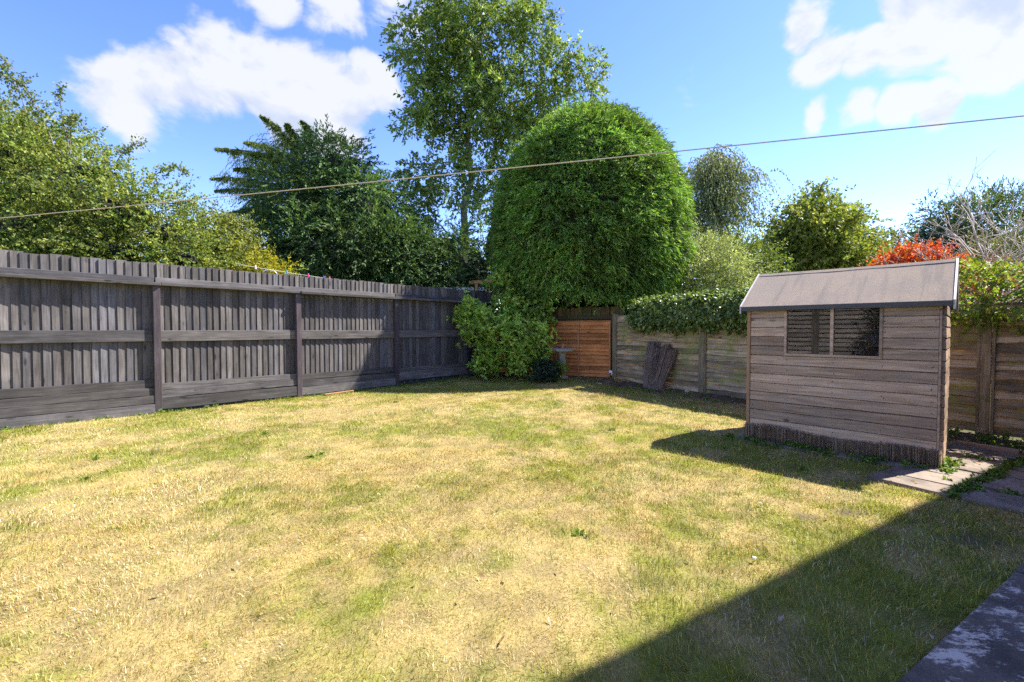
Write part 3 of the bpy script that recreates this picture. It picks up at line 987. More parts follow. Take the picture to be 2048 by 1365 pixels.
        # barge boards on both gable ends
        for x in (ex0 - 0.02, ex1 + 0.003):
            V = [(x, ya, ez + 0.02), (x, yb, RIDGE + 0.028), (x, yb, RIDGE - 0.06), (x, ya, ez - 0.075)]
            V += [(p[0] + 0.017, p[1], p[2]) for p in V]
            link('barge_board', me_from('barge_board', V, [(0, 1, 2, 3), (7, 6, 5, 4), (0, 4, 5, 1), (1, 5, 6, 2), (2, 6, 7, 3), (3, 7, 4, 0)], M['barge']), r)
    return t


build_shed()


def build_reed_screen():
    V = []; T = []; cols = []
    n = 620
    for i in range(n):
        x = -0.03 + (SW + 0.05) * (i + random.random()) / n
        y = -0.045 - random.uniform(0, 0.035)
        h = 0.175 + random.uniform(-0.022, 0.018) + 0.02 * math.sin(x * 5) + 0.02 * (1 - x / SW)
        lean = random.uniform(-0.04, 0.04); w = random.uniform(0.003, 0.006)
        c = np.array(random.choice([(0.36, 0.25, 0.15), (0.28, 0.19, 0.115), (0.46, 0.34, 0.21), (0.22, 0.15, 0.09)])) * random.uniform(0.8, 1.2)
        b = len(V)
        for (dx, dyy) in ((-w / 2, 0), (w / 2, 0), (0, -w * 0.7)):
            V.append((x + dx, y + dyy, -0.005)); V.append((x + dx + lean * h, y + dyy + 0.02 * h, h))
            cols += [c, c * 1.05]
        for a, d in ((0, 2), (2, 4), (4, 0)):
            T += [(b + a, b + d, b + d + 1), (b + a, b + d + 1, b + a + 1)]
        T.append((b + 1, b + 3, b + 5))
    me = me_tris('reed_screen', np.array(V), np.array(T), M['needle'], np.array(cols))
    o = link('reed_screen', me, None, (SL.x, SL.y, 0), (0, 0, a_sh))
    props(o, 'low dark strip of reed screening along the foot of the shed', 'reed screen')


build_reed_screen()

# ------------------------------------------------------------------ foliage machinery
def leaf_mesh(name, P, D, Nn, L, Wd, col, mat, fold=0.18):
    """folded rhombic leaves: P base, D direction, Nn rough normal"""
    n = len(P)
    D = unit(D); S = unit(np.cross(D, Nn)); Nn = np.cross(S, D)
    L = L[:, None]; Wd = Wd[:, None]
    mid = P + D * L * 0.45
    V = np.stack([P, mid + S * Wd * 0.5 + Nn * Wd * fold, P + D * L, mid - S * Wd * 0.5 + Nn * Wd * fold], 1).reshape(-1, 3)
    b = np.arange(n) * 4
    T = np.concatenate([np.stack([b, b + 1, b + 2], 1), np.stack([b, b + 2, b + 3], 1)])
    return me_tris(name, V, T, mat, np.repeat(col, 4, 0))


def twig_leaves(base, dirs, length, k, leafL, leafW, droop, splay, hang, palette, jit=0.25, tone=None, whorl=False):
    """k leaves along each twig; returns arrays for leaf_mesh"""
    m = len(base)
    dirs = unit(dirs)
    f = (np.arange(k)[None, :] + rng.random((m, k))) / k
    if whorl: f = 1 - 0.28 * rng.random((m, k)) ** 2
    P = base[:, None] + dirs[:, None] * (length[:, None] * f)[..., None]
    P[..., 2] -= droop * length[:, None] * f ** 2
    tan = np.repeat(dirs[:, None], k, 1).copy(); tan[..., 2] -= 2 * droop * f
    P = P.reshape(-1, 3); tan = unit(tan.reshape(-1, 3))
    n = m * k
    side = unit(np.cross(tan, rng.normal(size=(n, 3))))
    D = tan * math.cos(splay) + side * math.sin(splay) + rng.normal(size=(n, 3)) * jit
    D[:, 2] -= hang
    Nn = unit(np.cross(D, side) + rng.normal(size=(n, 3)) * 0.5)
    up = Nn[:, 2] < 0
    Nn[up] *= -1
    pal = np.array(palette)
    ti = rng.integers(0, len(pal), m)
    c = pal[ti][:, None] * 0.6 + pal[rng.integers(0, len(pal), (m, k))] * 0.4
    if tone is not None: c = c * tone[:, None, None]
    c = (c * rng.uniform(0.8, 1.2, (m, k, 1))).reshape(-1, 3)
    LL = leafL * rng.uniform(0.7, 1.25, n); WW = leafW * rng.uniform(0.75, 1.2, n)
    return P, D, Nn, LL, WW, c


def cat_leaves(*sets):
    return [np.concatenate([s[i] for s in sets]) for i in range(6)]


def sample_ell(ells, n, shell=0.5, low_cut=None):
    """n points in a union of ellipsoids, biased to their outside; also the outward direction"""
    vol = np.array([e[1][0] * e[1][1] * e[1][2] for e in ells]) ** 0.75
    idx = rng.choice(len(ells), n, p=vol / vol.sum())
    c = np.array([e[0] for e in ells], float)[idx]; r = np.array([e[1] for e in ells], float)[idx]
    d = unit(rng.normal(size=(n, 3)))
    rad = (shell + (1 - shell) * rng.random(n) ** 0.6)
    p = c + d * r * rad[:, None]
    return p, unit(d / r)


def ell(px, py, depth, rpx, rpy, rdepth=None):
    """ellipsoid given by where it is seen; its radii in metres follow from its distance"""
    c = at(px, py, depth); s = depth / F_PX
    rx, rz = rpx * s, rpy * s
    return (tuple(c), (rx, rdepth if rdepth else rx * 0.9, rz))


def limb_path(a, b, sag=0.0, wob=0.08, n=6):
    a, b = Vector(a), Vector(b); L = (b - a).length
    pts = []
    for i in range(n + 1):
        f = i / n
        p = a.lerp(b, f)
        p.z += sag * L * math.sin(math.pi * f)
        if 0 < i < n: p += Vector((random.uniform(-1, 1), random.uniform(-1, 1), random.uniform(-1, 1))) * wob * L * 0.35
        pts.append(p)
    return pts


def tree(name, label, cat, base, top, ells, palette, boughs, bough_r, twigs, twig_len, k, leafL, leafW, trunk_r=0.15, droop=0.2, splay=0.9, hang=0.1,
         up=0.2, shell=0.45, mat='leaf', bark='bark', limb_r=0.05, group=None, tone_var=0.28, whorl=False, jit=0.3, limbs=True, floor_z=None, core=0.0):
    root = empty(name, (base[0], base[1], 0), 0, label, cat, group)
    O = np.array([base[0], base[1], 0.0])
    Bp, Bo = sample_ell(ells, boughs, shell)
    if floor_z is not None:
        Bp[:, 2] = np.maximum(Bp[:, 2], floor_z)
    tb = Tubes()
    b0 = Vector((base[0], base[1], -0.05)); tp = Vector(top)
    tr = limb_path(b0, tp, 0.0, 0.05, 9)
    tb.add([p - Vector(O) for p in tr], [trunk_r * (1.25 if i == 0 else 1.0) * (1 - 0.85 * i / 9) for i in range(10)], 9)
    if limbs:
        order = sorted(range(boughs), key=lambda i: Bp[i][2])
        nodes = [(p, trunk_r * (1 - 0.85 * i / 9)) for i, p in enumerate(tr) if i > 1]
        for i in order:
            q = Vector(Bp[i])
            # leave from the nearest existing wood below the bough
            best, bd = None, 1e9
            for p, r in nodes:
                dd = (q - p).length + max(0, p.z - q.z + 0.2) * 2.0
                if dd < bd: bd, best = dd, (p, r)
            r0 = min(limb_r, best[1] * 0.75)
            pts = limb_path(best[0], q, 0.04, 0.13, 4)
            tb.add([p - Vector(O) for p in pts], [r0 * (1 - 0.75 * j / 4) for j in range(5)], 5)
            for j, p in enumerate(pts[1:]): nodes.append((p, r0 * (1 - 0.75 * (j + 1) / 4)))
    link('trunk', tb.mesh('trunk', M[bark]), root)
    if core:  # solid dark blobs added within the crown to block sky and light
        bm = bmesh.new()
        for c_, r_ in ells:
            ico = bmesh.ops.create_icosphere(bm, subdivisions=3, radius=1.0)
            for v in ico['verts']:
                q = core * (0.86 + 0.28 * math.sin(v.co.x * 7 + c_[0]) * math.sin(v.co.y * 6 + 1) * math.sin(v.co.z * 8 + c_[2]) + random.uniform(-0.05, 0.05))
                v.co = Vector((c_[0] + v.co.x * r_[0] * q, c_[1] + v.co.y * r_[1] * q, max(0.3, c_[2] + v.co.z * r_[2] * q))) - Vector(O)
        cm = bpy.data.meshes.new('light_block_core'); bm.to_mesh(cm); bm.free()
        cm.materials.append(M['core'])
        link('light_block_core', cm, root)
    m = boughs * twigs
    bi = np.repeat(np.arange(boughs), twigs)
    off = rng.normal(size=(m, 3)) * bough_r * 0.55
    base_p = Bp[bi] + off
    outw = unit(Bo[bi] * 0.6 + unit(off) * 0.8 + rng.normal(size=(m, 3)) * 0.35 + np.array([0, 0, up]))
    tone = (rng.uniform(1 - tone_var, 1 + tone_var, boughs)[bi]) * rng.uniform(0.85, 1.15, m)
    ln = twig_len * rng.uniform(0.6, 1.3, m)
    P, D, Nn, LL, WW, c = twig_leaves(base_p, outw, ln, k, leafL, leafW, droop, splay, hang, palette, jit, tone, whorl)
    link('crown', leaf_mesh('crown', P - O, D, Nn, LL, WW, c, M[mat]), root)
    return root


# ------------------------------------------------------------------ the clipped conifer dome
DOME_C = Vector((2.42, 14.4)); DOME_R = 3.05


def th_all(p):
    return np.arctan2(p[:, 1], p[:, 0])


def build_dome():
    root = empty('clipped_conifer', (DOME_C.x, DOME_C.y, 0), 0, 'huge clipped bright green conifer shaped as a dome above the back fence', 'tree')
    z0, zs, zt = 2.2, 4.3, 8.1      # underside, shoulder, top

    def prof(z):
        z = np.asarray(z, float)
        lo = 0.80 + 0.20 * sstep(z0 - 0.3, 4.0, z)
        hi = np.sqrt(np.clip(1 - (np.clip(z - zs, 0, None) / (zt - zs)) ** 1.95, 0, 1))
        return DOME_R * lo * np.where(z > zs, hi, 1.0)

    # opaque dark shell added inside the dome to block light
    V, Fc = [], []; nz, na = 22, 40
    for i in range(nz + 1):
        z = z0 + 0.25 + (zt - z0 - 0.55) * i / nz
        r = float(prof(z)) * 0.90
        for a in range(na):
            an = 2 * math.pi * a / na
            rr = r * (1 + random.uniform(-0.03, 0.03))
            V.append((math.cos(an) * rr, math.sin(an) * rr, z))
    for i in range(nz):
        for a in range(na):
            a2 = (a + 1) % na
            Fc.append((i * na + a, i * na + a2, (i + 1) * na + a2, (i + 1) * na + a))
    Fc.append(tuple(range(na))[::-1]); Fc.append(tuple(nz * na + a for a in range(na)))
    link('light_block_core', me_from('light_block_core', V, Fc, M['core'], True), root)
    tb = Tubes()
    tb.add([(0, 0, -0.1), (0.03, 0.02, 1.0), (0, 0, 2.4)], [0.22, 0.19, 0.17], 10)
    for k in range(9):
        an = k * 0.7; tb.add([(0, 0, 1.1 + 0.07 * k), (math.cos(an) * 0.9, math.sin(an) * 0.9, 1.6 + 0.05 * k), (math.cos(an) * 1.9, math.sin(an) * 1.9, 2.2)], [0.07, 0.05, 0.03], 6)
    link('trunk', tb.mesh('trunk', M['bark']), root)
    # sprays over the clipped surface, in overlapping clumps with hollows between
    nc = 5200
    z = z0 + (zt - z0) * rng.random(nc * 4) ** 0.95
    keep = rng.random(nc * 4) < np.clip(prof(z) / DOME_R + 0.12, 0, 1)
    z = z[keep]; th = rng.uniform(0, 2 * np.pi, len(z))
    front = (np.sin(th) < 0.35) | (rng.random(len(z)) < 0.35)      # the far side needs fewer
    z, th = z[front][:nc], th[front][:nc]
    lump = 0.09 * (fbm(th * 3.0, z * 1.1, 1.0, 3, 3) - 0.5) * 2 + 0.10 * (fbm(th * 9, z * 3, 1.0, 13, 2) - 0.5) * 2
    r = prof(z) * 0.94 + lump - rng.random(len(z)) ** 3 * 0.3
    dz = 0.05
    slope = (prof(z + dz) - prof(z - dz)) / (2 * dz)
    cb = np.stack([np.cos(th) * r, np.sin(th) * r, z], 1)
    cn = unit(np.stack([np.cos(th), np.sin(th), -slope], 1))
    mc = 260
    rc = DOME_R * 0.45 * np.sqrt(rng.random(mc)); thc = rng.uniform(0, 2 * np.pi, mc)
    zc = zs + (zt - zs) * (1 - (rc / DOME_R) ** 2) ** (1 / 1.95)
    cb = np.concatenate([cb, np.stack([np.cos(thc) * rc, np.sin(thc) * rc, zc - 0.12], 1)])
    cn = np.concatenate([cn, unit(np.stack([np.cos(thc) * rc / DOME_R, np.sin(thc) * rc / DOME_R, np.ones(mc)], 1))])
    tg = unit(np.stack([-cn[:, 1], cn[:, 0], np.zeros(len(cn))], 1))
    cd = unit(cn * 0.75 + tg * rng.normal(0.25, 0.6, (len(cn), 1)) + np.array([0, 0, -0.16]) + rng.normal(size=cn.shape) * 0.22)
    ctone = (0.35 + 1.2 * fbm(th_all(cb) * 4, cb[:, 2] * 1.4, 1.0, 31, 3)) * rng.uniform(0.5, 1.5, len(cb))
    ks = 8
    bi = np.repeat(np.arange(len(cb)), ks)
    base = cb[bi] + rng.normal(size=(len(bi), 3)) * 0.085
    dirs = cd[bi] + rng.normal(size=(len(bi), 3)) * 0.28
    M2 = len(base)
    pal = [(0.12, 0.25, 0.038), (0.185, 0.33, 0.052), (0.075, 0.17, 0.033), (0.30, 0.43, 0.10)]
    tone = ctone[bi] * rng.uniform(0.8, 1.2, M2)
    ln = rng.uniform(0.11, 0.28, M2); ln[rng.random(M2) < 0.012] *= 2.1       # stray shoots the shears missed
    P, D, Nn, LL, WW, c = twig_leaves(base, dirs, ln, 7, 0.115, 0.024, 0.3, 0.42, 0.14, pal, 0.17, tone)
    brown = rng.random(len(c)) < 0.03
    c[brown] = np.array([0.16, 0.09, 0.04])
    link('crown', leaf_mesh('crown', P, D, Nn, LL, WW, c, M['needle']), root)


build_dome()

# ------------------------------------------------------------------ trees and shrubs beyond the fences
HAW = [(0.15, 0.215, 0.035), (0.20, 0.25, 0.045), (0.09, 0.155, 0.03), (0.28, 0.29, 0.08)]
tree('hawthorn_tree', 'big bushy hawthorn filling the view above the charcoal fence, with arching loose shoots', 'tree', (-10.2, 10.8), at(60, 260, 10.8),
     [ell(0, 300, 10.6, 110, 115, 1.7), ell(110, 390, 10.3, 130, 105, 1.5), ell(250, 430, 10.0, 90, 70, 1.3), ell(60, 470, 9.6, 150, 90, 1.2), ell(-110, 320, 10.8, 140, 180, 1.8), ell(335, 470, 10.0, 48, 45, 0.8), ell(190, 350, 10.6, 50, 35, .8), ell(200, 505, 9.6, 165, 50, .9), ell(370, 520, 9.8, 40, 30, .6)],
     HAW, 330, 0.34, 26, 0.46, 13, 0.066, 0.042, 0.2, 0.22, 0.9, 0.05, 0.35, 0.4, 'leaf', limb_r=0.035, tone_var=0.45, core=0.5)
# long arching shoots of the hawthorn
def arching_shoots():
    root = bpy.data.objects['hawthorn_tree']; O = Vector(root.location)
    tb = Tubes(); sets = []
    for (a, b, c_) in [((60, 330), (100, 190), (0, 115)), ((120, 330), (70, 160), (0, 150)), ((150, 340), (110, 200), (125, 178)), ((230, 330), (250, 290), (285, 285)), ((300, 360), (340, 320), (372, 345)), ((140, 310), (140, 210), (155, 240)), ((330, 410), (380, 395), (415, 440)), ((60, 260), (40, 140), (-40, 100))]:
        d = 10.2
        p0, p1, p2 = at(*a, d), at(*b, d - 0.2), at(*c_, d - 0.4)
        pts = [((1 - f) ** 2) * p0 + 2 * f * (1 - f) * p1 + f * f * p2 for f in [i / 10 for i in range(11)]]
        tb.add([p - O for p in pts], [0.012 * (1 - 0.7 * i / 10) for i in range(11)], 5)
        pa = np.array([tuple(p) for p in pts])
        bi = rng.integers(3, 11, 70)
        bs = pa[bi]; dr = rng.normal(size=(70, 3)) + np.array([0, 0, 0.2])
        sets.append(twig_leaves(bs, dr, rng.uniform(0.06, 0.2, 70), 4, 0.06, 0.036, 0.1, 0.8, 0.1, HAW, 0.4, np.full(70, 0.9)))
    P, D, Nn, LL, WW, c = cat_leaves(*sets)
    link('shoot', tb.mesh('shoot', M['bark_pale']), root)
    link('shoot_leaves', leaf_mesh('shoot_leaves', P - np.array(O), D, Nn, LL, WW, c, M['leaf']), root)


arching_shoots()

tree('elder_tree', 'yellow-green loose small tree between the hawthorn and the dark cypress', 'tree', (-7.6, 12.4), at(440, 440, 12.2),
     [ell(440, 480, 12.2, 34, 34, 0.7), ell(412, 520, 12.2, 40, 32, .7), ell(465, 520, 11.8, 30, 32, .6)],
     [(0.19, 0.22, 0.045), (0.24, 0.25, 0.06), (0.14, 0.18, 0.04)], 46, 0.4, 26, 0.4, 10, 0.085, 0.05, 0.09, 0.25, 0.9, 0.1, 0.25, 0.2, limb_r=0.03)
tree('golden_shrub', 'golden-yellow shrub peeping over the fence below the dark cypress', 'shrub', (-6.3, 12.6), at(500, 520, 12.6),
     [ell(470, 545, 12.6, 30, 18, .5), ell(540, 542, 12.6, 34, 16, .5), ell(500, 566, 12.4, 80, 24, .7)],
     [(0.36, 0.34, 0.025), (0.28, 0.30, 0.03), (0.44, 0.39, 0.03)], 34, 0.3, 24, 0.3, 9, 0.085, 0.035, 0.05, 0.2, 0.8, 0.0, 0.4, 0.2, limb_r=0.02)


def cypress(name, label, base, ells, pal, boughs, twigs, bough_r, twig_len, top, trunk_r=0.2, leafL=0.16, leafW=0.05, k=9, up=0.35, droop=0.25, tone=0.3, shell=0.62, group=None, core=0.0):
    return tree(name, label, 'tree', base, top, ells, pal, boughs, bough_r, twigs, twig_len, k, leafL, leafW, trunk_r, droop, 0.45, 0.05, up, shell, 'needle', limb_r=0.05, tone_var=tone, limbs=True, group=group, jit=0.17, core=core)


BLUE = [(0.055, 0.115, 0.036), (0.082, 0.15, 0.044), (0.04, 0.09, 0.034), (0.135, 0.20, 0.06)]
cypress('blue_cypress', 'broad dark blue-green cypress rising behind the fence, left of the tall tree', (-6.2, 17.4),
        [ell(680, 350, 17.4, 75, 55, 1.6), ell(625, 425, 17.0, 85, 75, 2.0), ell(740, 435, 17.0, 85, 72, 2.0), ell(690, 510, 16.4, 165, 80, 2.6), ell(570, 505, 16.6, 55, 62, 1.6), ell(800, 520, 16.6, 60, 65, 1.6)],
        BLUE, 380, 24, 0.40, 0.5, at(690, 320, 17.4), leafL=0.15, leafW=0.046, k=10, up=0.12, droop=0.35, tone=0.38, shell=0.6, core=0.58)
cypress('dark_cypress', 'low dark conifer mass behind the fence around the tall tree trunk', (-2.2, 17.2),
        [ell(850, 545, 16.4, 70, 55, 1.4), ell(940, 540, 16.6, 70, 60, 1.4), ell(990, 500, 17.0, 40, 90, 1.2), ell(890, 500, 17.4, 50, 50, 1.2)],
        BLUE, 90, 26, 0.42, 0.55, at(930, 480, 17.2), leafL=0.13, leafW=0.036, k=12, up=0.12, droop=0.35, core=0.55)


def build_cedar():
    D0 = 18.6
    base = at(600, 600, D0)
    root = empty('cedar_tree', (base.x, base.y, 0), 0, 'cedar with drooping layered branches reaching out left above the cypress', 'tree')
    O = Vector((base.x, base.y, 0))
    tb = Tubes()
    tb.add([(0, 0, 0), (0, 0, 5), tuple(at(590, 300, D0) - O)], [0.3, 0.2, 0.06], 9)
    sets = []
    brs = [((592, 310), (565, 255), (522, 232), 0.8), ((594, 310), (588, 262), (573, 249), 0.7), ((600, 315), (632, 265), (604, 243), 0.7), ((590, 335), (520, 298), (432, 297), 1.1), ((590, 325), (540, 288), (490, 284), 0.9),
           ((594, 350), (640, 312), (652, 322), 0.8), ((588, 362), (520, 332), (470, 337), 1.0), ((586, 388), (500, 350), (424, 356), 1.1), ((586, 402), (510, 370), (428, 381), 1.0), ((586, 430), (520, 405), (455, 427), 1.0), ((586, 456), (500, 436), (432, 448), 1.0), ((590, 342), (545, 305), (505, 306), 1.0)]
    for a, b, c_, s in brs:
        dd = D0 + random.uniform(-0.8, 0.5)
        p0, p1, p2 = at(*a, D0), at(*b, dd), at(*c_, dd - random.uniform(0, .6))
        pts = [((1 - f) ** 2) * p0 + 2 * f * (1 - f) * p1 + f * f * p2 for f in [i / 8 for i in range(9)]]
        tb.add([p - O for p in pts], [0.055 * (1 - 0.85 * i / 8) for i in range(9)], 5)
        pa = np.array([tuple(p) for p in pts])
        n = 170
        f = rng.uniform(0.8, 8, n); i0 = np.minimum(f.astype(int), 7); fr = (f - i0)[:, None]
        bs = pa[i0] * (1 - fr) + pa[i0 + 1] * fr
        along = unit(pa[i0 + 1] - pa[i0])
        lat = rng.normal(size=(n, 3)) * np.array([1, 1, 0.15])
        taper = 1.55 * np.clip(1.08 - f / 8.0, 0.1, 1) ** 1.25
        sets.append(twig_leaves(bs, along * 0.8 + lat * 0.65 + np.array([0, 0, 0.05]), 0.62 * s * taper * rng.uniform(0.3, 1.3, n), 16, 0.12, 0.026, 0.75, 0.6, 0.45,
                                [(0.14, 0.20, 0.035), (0.19, 0.25, 0.04), (0.10, 0.15, 0.035), (0.25, 0.30, 0.055)], 0.25, rng.uniform(0.8, 1.2, n)))
    # layered body of hanging sprays round the leader
    bp, bo = sample_ell([ell(560, 300, D0, 34, 30, 1.0), ell(595, 320, D0, 42, 45, 1.2), ell(545, 350, D0, 45, 40, 1.2), ell(540, 400, D0, 40, 45, 1.2), ell(500, 320, D0, 35, 16, .7), ell(480, 365, D0, 35, 14, .7), ell(625, 300, D0, 22, 25, .7)], 900, 0.2)
    dr = bo * np.array([1, 1, 0.3]) + rng.normal(size=bp.shape) * 0.4 + np.array([-0.4, -0.2, 0.1])
    sets.append(twig_leaves(bp, dr, rng.uniform(0.3, 0.75, 900), 16, 0.12, 0.026, 1.0, 0.6, 0.6, [(0.14, 0.20, 0.035), (0.19, 0.25, 0.04), (0.10, 0.15, 0.035)], 0.25, rng.uniform(0.7, 1.25, 900)))
    link('trunk', tb.mesh('trunk', M['bark']), root)
    P, D, Nn, LL, WW, c = cat_leaves(*sets)
    link('crown', leaf_mesh('crown', P - np.array(O), D, Nn, LL, WW, c, M['needle']), root)


build_cedar()

# tall open-crowned ash, its trunk showing between the dark conifers and the dome
ASH_D = 20.0
tree('tall_ash_tree', 'tallest tree with an open airy crown and bare trunk, left of the conifer dome', 'tree', tuple(at(903, 600, ASH_D).xy), at(960, 60, ASH_D),
     [ell(930, 40, ASH_D, 110, 80, 2.2), ell(850, 80, ASH_D, 70, 90, 1.6), ell(1010, 90, ASH_D, 90, 90, 2.0), ell(890, 170, ASH_D, 95, 90, 2.2), ell(1000, 200, ASH_D, 110, 90, 2.2), ell(1110, 165, ASH_D, 85, 60, 1.8),
      ell(1150, 140, ASH_D, 50, 40, 1.2), ell(860, 260, ASH_D, 65, 60, 1.6), ell(960, 290, ASH_D, 95, 75, 2.0), ell(1050, 260, ASH_D, 70, 50, 1.5), ell(850, 350, ASH_D, 50, 50, 1.4), ell(930, 370, ASH_D, 70, 60, 1.8), ell(855, 425, ASH_D, 30, 30, 1.2), ell(970, 420, ASH_D, 30, 50, 1.4), ell(930, -50, ASH_D, 90, 60, 2.0), ell(1060, 40, ASH_D, 50, 50, 1.2)],
     [(0.135, 0.215, 0.042), (0.19, 0.27, 0.055), (0.09, 0.16, 0.036), (0.31, 0.38, 0.12)], 560, 0.33, 11, 0.45, 9, 0.19, 0.08, 0.24, 0.35, 0.85, 0.3, 0.15, 0.12, 'leaf', 'bark_pale', limb_r=0.075, tone_var=0.35)

# weeping birch
def build_birch():
    D0 = 28.0
    base = at(1425, 620, D0); O = Vector((base.x, base.y, 0))
    root = empty('weeping_birch', (base.x, base.y, 0), 0, 'slim weeping birch with hanging grey-green strands right of the conifer dome', 'tree')
    tb = Tubes()
    tops = []
    tb.add([(0, 0, 0), (0.1, 0, 5), tuple(at(1425, 320, D0) - O)], [0.24, 0.16, 0.04], 8)
    starts = []
    for i in range(120):
        px = 1430 + random.gauss(0, 30); hi = 296 + abs(px - 1430) * 0.7 + random.uniform(0, 1) ** 1.15 * 215
        q = at(px, hi, D0 + random.uniform(-1.4, 1.4)); starts.append(q)
        h0 = q.z - random.uniform(0.3, 1.6)
        a = Vector((O.x + 0.1, O.y, max(3, h0)))
        tb.add([p - O for p in limb_path(a, q, 0.12, 0.1, 3)], [0.035, 0.025, 0.015, 0.008], 4)
    S = np.array([tuple(s) for s in starts])
    n = 1700
    bi = rng.integers(0, len(S), n)
    bs = S[bi] + rng.normal(size=(n, 3)) * np.array([0.3, 0.3, 0.2])
    dr = rng.normal(size=(n, 3)) * np.array([0.45, 0.45, 0.15]) + np.array([0, 0, 0.12])
    st = twig_leaves(bs, dr, rng.uniform(0.9, 2.3, n), 20, 0.17, 0.075, 1.25, 0.5, 0.8, [(0.15, 0.19, 0.08), (0.20, 0.24, 0.12), (0.10, 0.14, 0.06), (0.25, 0.27, 0.14)], 0.3, rng.uniform(0.75, 1.2, n))
    link('trunk', tb.mesh('trunk', M['bark_pale']), root)
    P, D, Nn, LL, WW, c = st
    link('crown', leaf_mesh('crown', P - np.array(O), D, Nn, LL, WW, c, M['leaf']), root)


build_birch()

tree('hazel_tree', 'round leafy tree standing right behind the middle of the shed roof', 'tree', tuple(at(1620, 620, 17).xy), at(1620, 400, 17),
     [ell(1610, 470, 17, 70, 55, 1.5), ell(1560, 490, 17, 50, 55, 1.2), ell(1680, 480, 17, 55, 50, 1.2), ell(1640, 425, 17, 32, 28, .7), ell(1620, 530, 16.6, 120, 45, 1.6), ell(1720, 520, 16.8, 45, 35, 1.0), ell(1632, 398, 17, 16, 26, .5), ell(1565, 440, 17, 16, 24, .5), ell(1715, 450, 17, 20, 22, .5)],
     [(0.17, 0.23, 0.045), (0.23, 0.28, 0.055), (0.12, 0.17, 0.035), (0.32, 0.33, 0.09)], 150, 0.36, 22, 0.5, 10, 0.13, 0.08, 0.14, 0.15, 0.9, 0.05, 0.5, 0.25, limb_r=0.05)
tree('far_tree', 'small distant pale green tree between the round tree and the red shrub', 'tree', tuple(at(1790, 620, 36).xy), at(1790, 480, 36),
     [ell(1770, 500, 36, 40, 28, 1.4), ell(1815, 495, 36, 35, 28, 1.3), ell(1800, 540, 36, 80, 35, 2)],
     [(0.12, 0.17, 0.05), (0.16, 0.2, 0.06), (0.2, 0.23, 0.07)], 40, 0.7, 20, 0.8, 9, 0.24, 0.12, 0.2, 0.1, 0.9, 0.0, 0.3, 0.2)
tree('silvery_shrub', 'pale silvery-green shrub over the ivy, just right of the conifer dome', 'shrub', tuple(at(1440, 620, 13).xy), at(1440, 530, 13),
     [ell(1430, 560, 13, 55, 40, 1.0), ell(1475, 565, 12.6, 35, 30, .8), ell(1440, 520, 13.6, 50, 30, .8), ell(1400, 510, 14, 30, 35, .8)],
     [(0.30, 0.36, 0.17), (0.40, 0.45, 0.25), (0.22, 0.28, 0.11), (0.32, 0.37, 0.13)], 70, 0.32, 30, 0.34, 10, 0.07, 0.03, 0.06, 0.2, 0.8, 0.0, 0.3, 0.25, limb_r=0.02)
tree('bay_shrub', 'mid green leafy shrub behind the ivy and the left end of the shed roof', 'shrub', tuple(at(1500, 620, 14.5).xy), at(1500, 500, 14.5),
     [ell(1500, 540, 14.5, 38, 42, .9), ell(1530, 570, 14.5, 50, 40, .9), ell(1465, 510, 15.5, 45, 35, .9)],
     [(0.13, 0.18, 0.04), (0.17, 0.21, 0.05), (0.09, 0.14, 0.03)], 46, 0.36, 26, 0.36, 9, 0.095, 0.05, 0.07, 0.2, 0.9, 0.0, 0.3, 0.2, limb_r=0.025)
cypress('blue_fir', 'dark bluish conifer behind the red shrub with a blunt double top', tuple(at(1880, 620, 30).xy),
        [ell(1880, 450, 30, 28, 36, 1.2), ell(1870, 500, 30, 48, 38, 1.8), ell(1905, 495, 30, 42, 40, 1.6), ell(1885, 550, 30, 70, 50, 2.2), ell(1866, 428, 30, 10, 18, .5), ell(1897, 428, 30, 10, 16, .5)],
        [(0.05, 0.095, 0.075), (0.075, 0.125, 0.10), (0.04, 0.075, 0.06)], 95, 24, 0.6, 0.7, at(1880, 440, 30), leafL=0.22, leafW=0.08, k=8)
cypress('yellow_cypress', 'spiky yellow-green conifer at the upper right corner above the bare tree', tuple(at(1980, 620, 28).xy),
        [ell(1985, 420, 28, 38, 24, 1.4), ell(1945, 440, 28, 30, 24, 1.2), ell(2025, 445, 28, 35, 26, 1.2), ell(1985, 480, 28, 75, 40, 2.0), ell(2070, 480, 28, 60, 50, 1.8), ell(1990, 540, 28, 90, 60, 2.0)],
        [(0.11, 0.16, 0.04), (0.15, 0.20, 0.05), (0.07, 0.115, 0.035)], 110, 24, 0.55, 0.85, at(1985, 430, 28), leafL=0.22, leafW=0.06, k=9, up=0.7, droop=0.05)
tree('red_shrub', 'copper-red leaved shrub showing above the right end of the shed roof', 'shrub', tuple(at(1835, 620, 11.5).xy), at(1840, 530, 11.5),
     [ell(1805, 532, 11.5, 28, 12, .45), ell(1848, 522, 11.5, 34, 14, .5), ell(1872, 508, 11.5, 15, 9, .3), ell(1835, 556, 11.5, 60, 24, .7)],
     [(0.56, 0.06, 0.02), (0.62, 0.11, 0.03), (0.40, 0.045, 0.025), (0.58, 0.2, 0.05)], 52, 0.24, 26, 0.26, 8, 0.07, 0.042, 0.05, 0.15, 0.9, 0.0, 0.3, 0.2, limb_r=0.02)
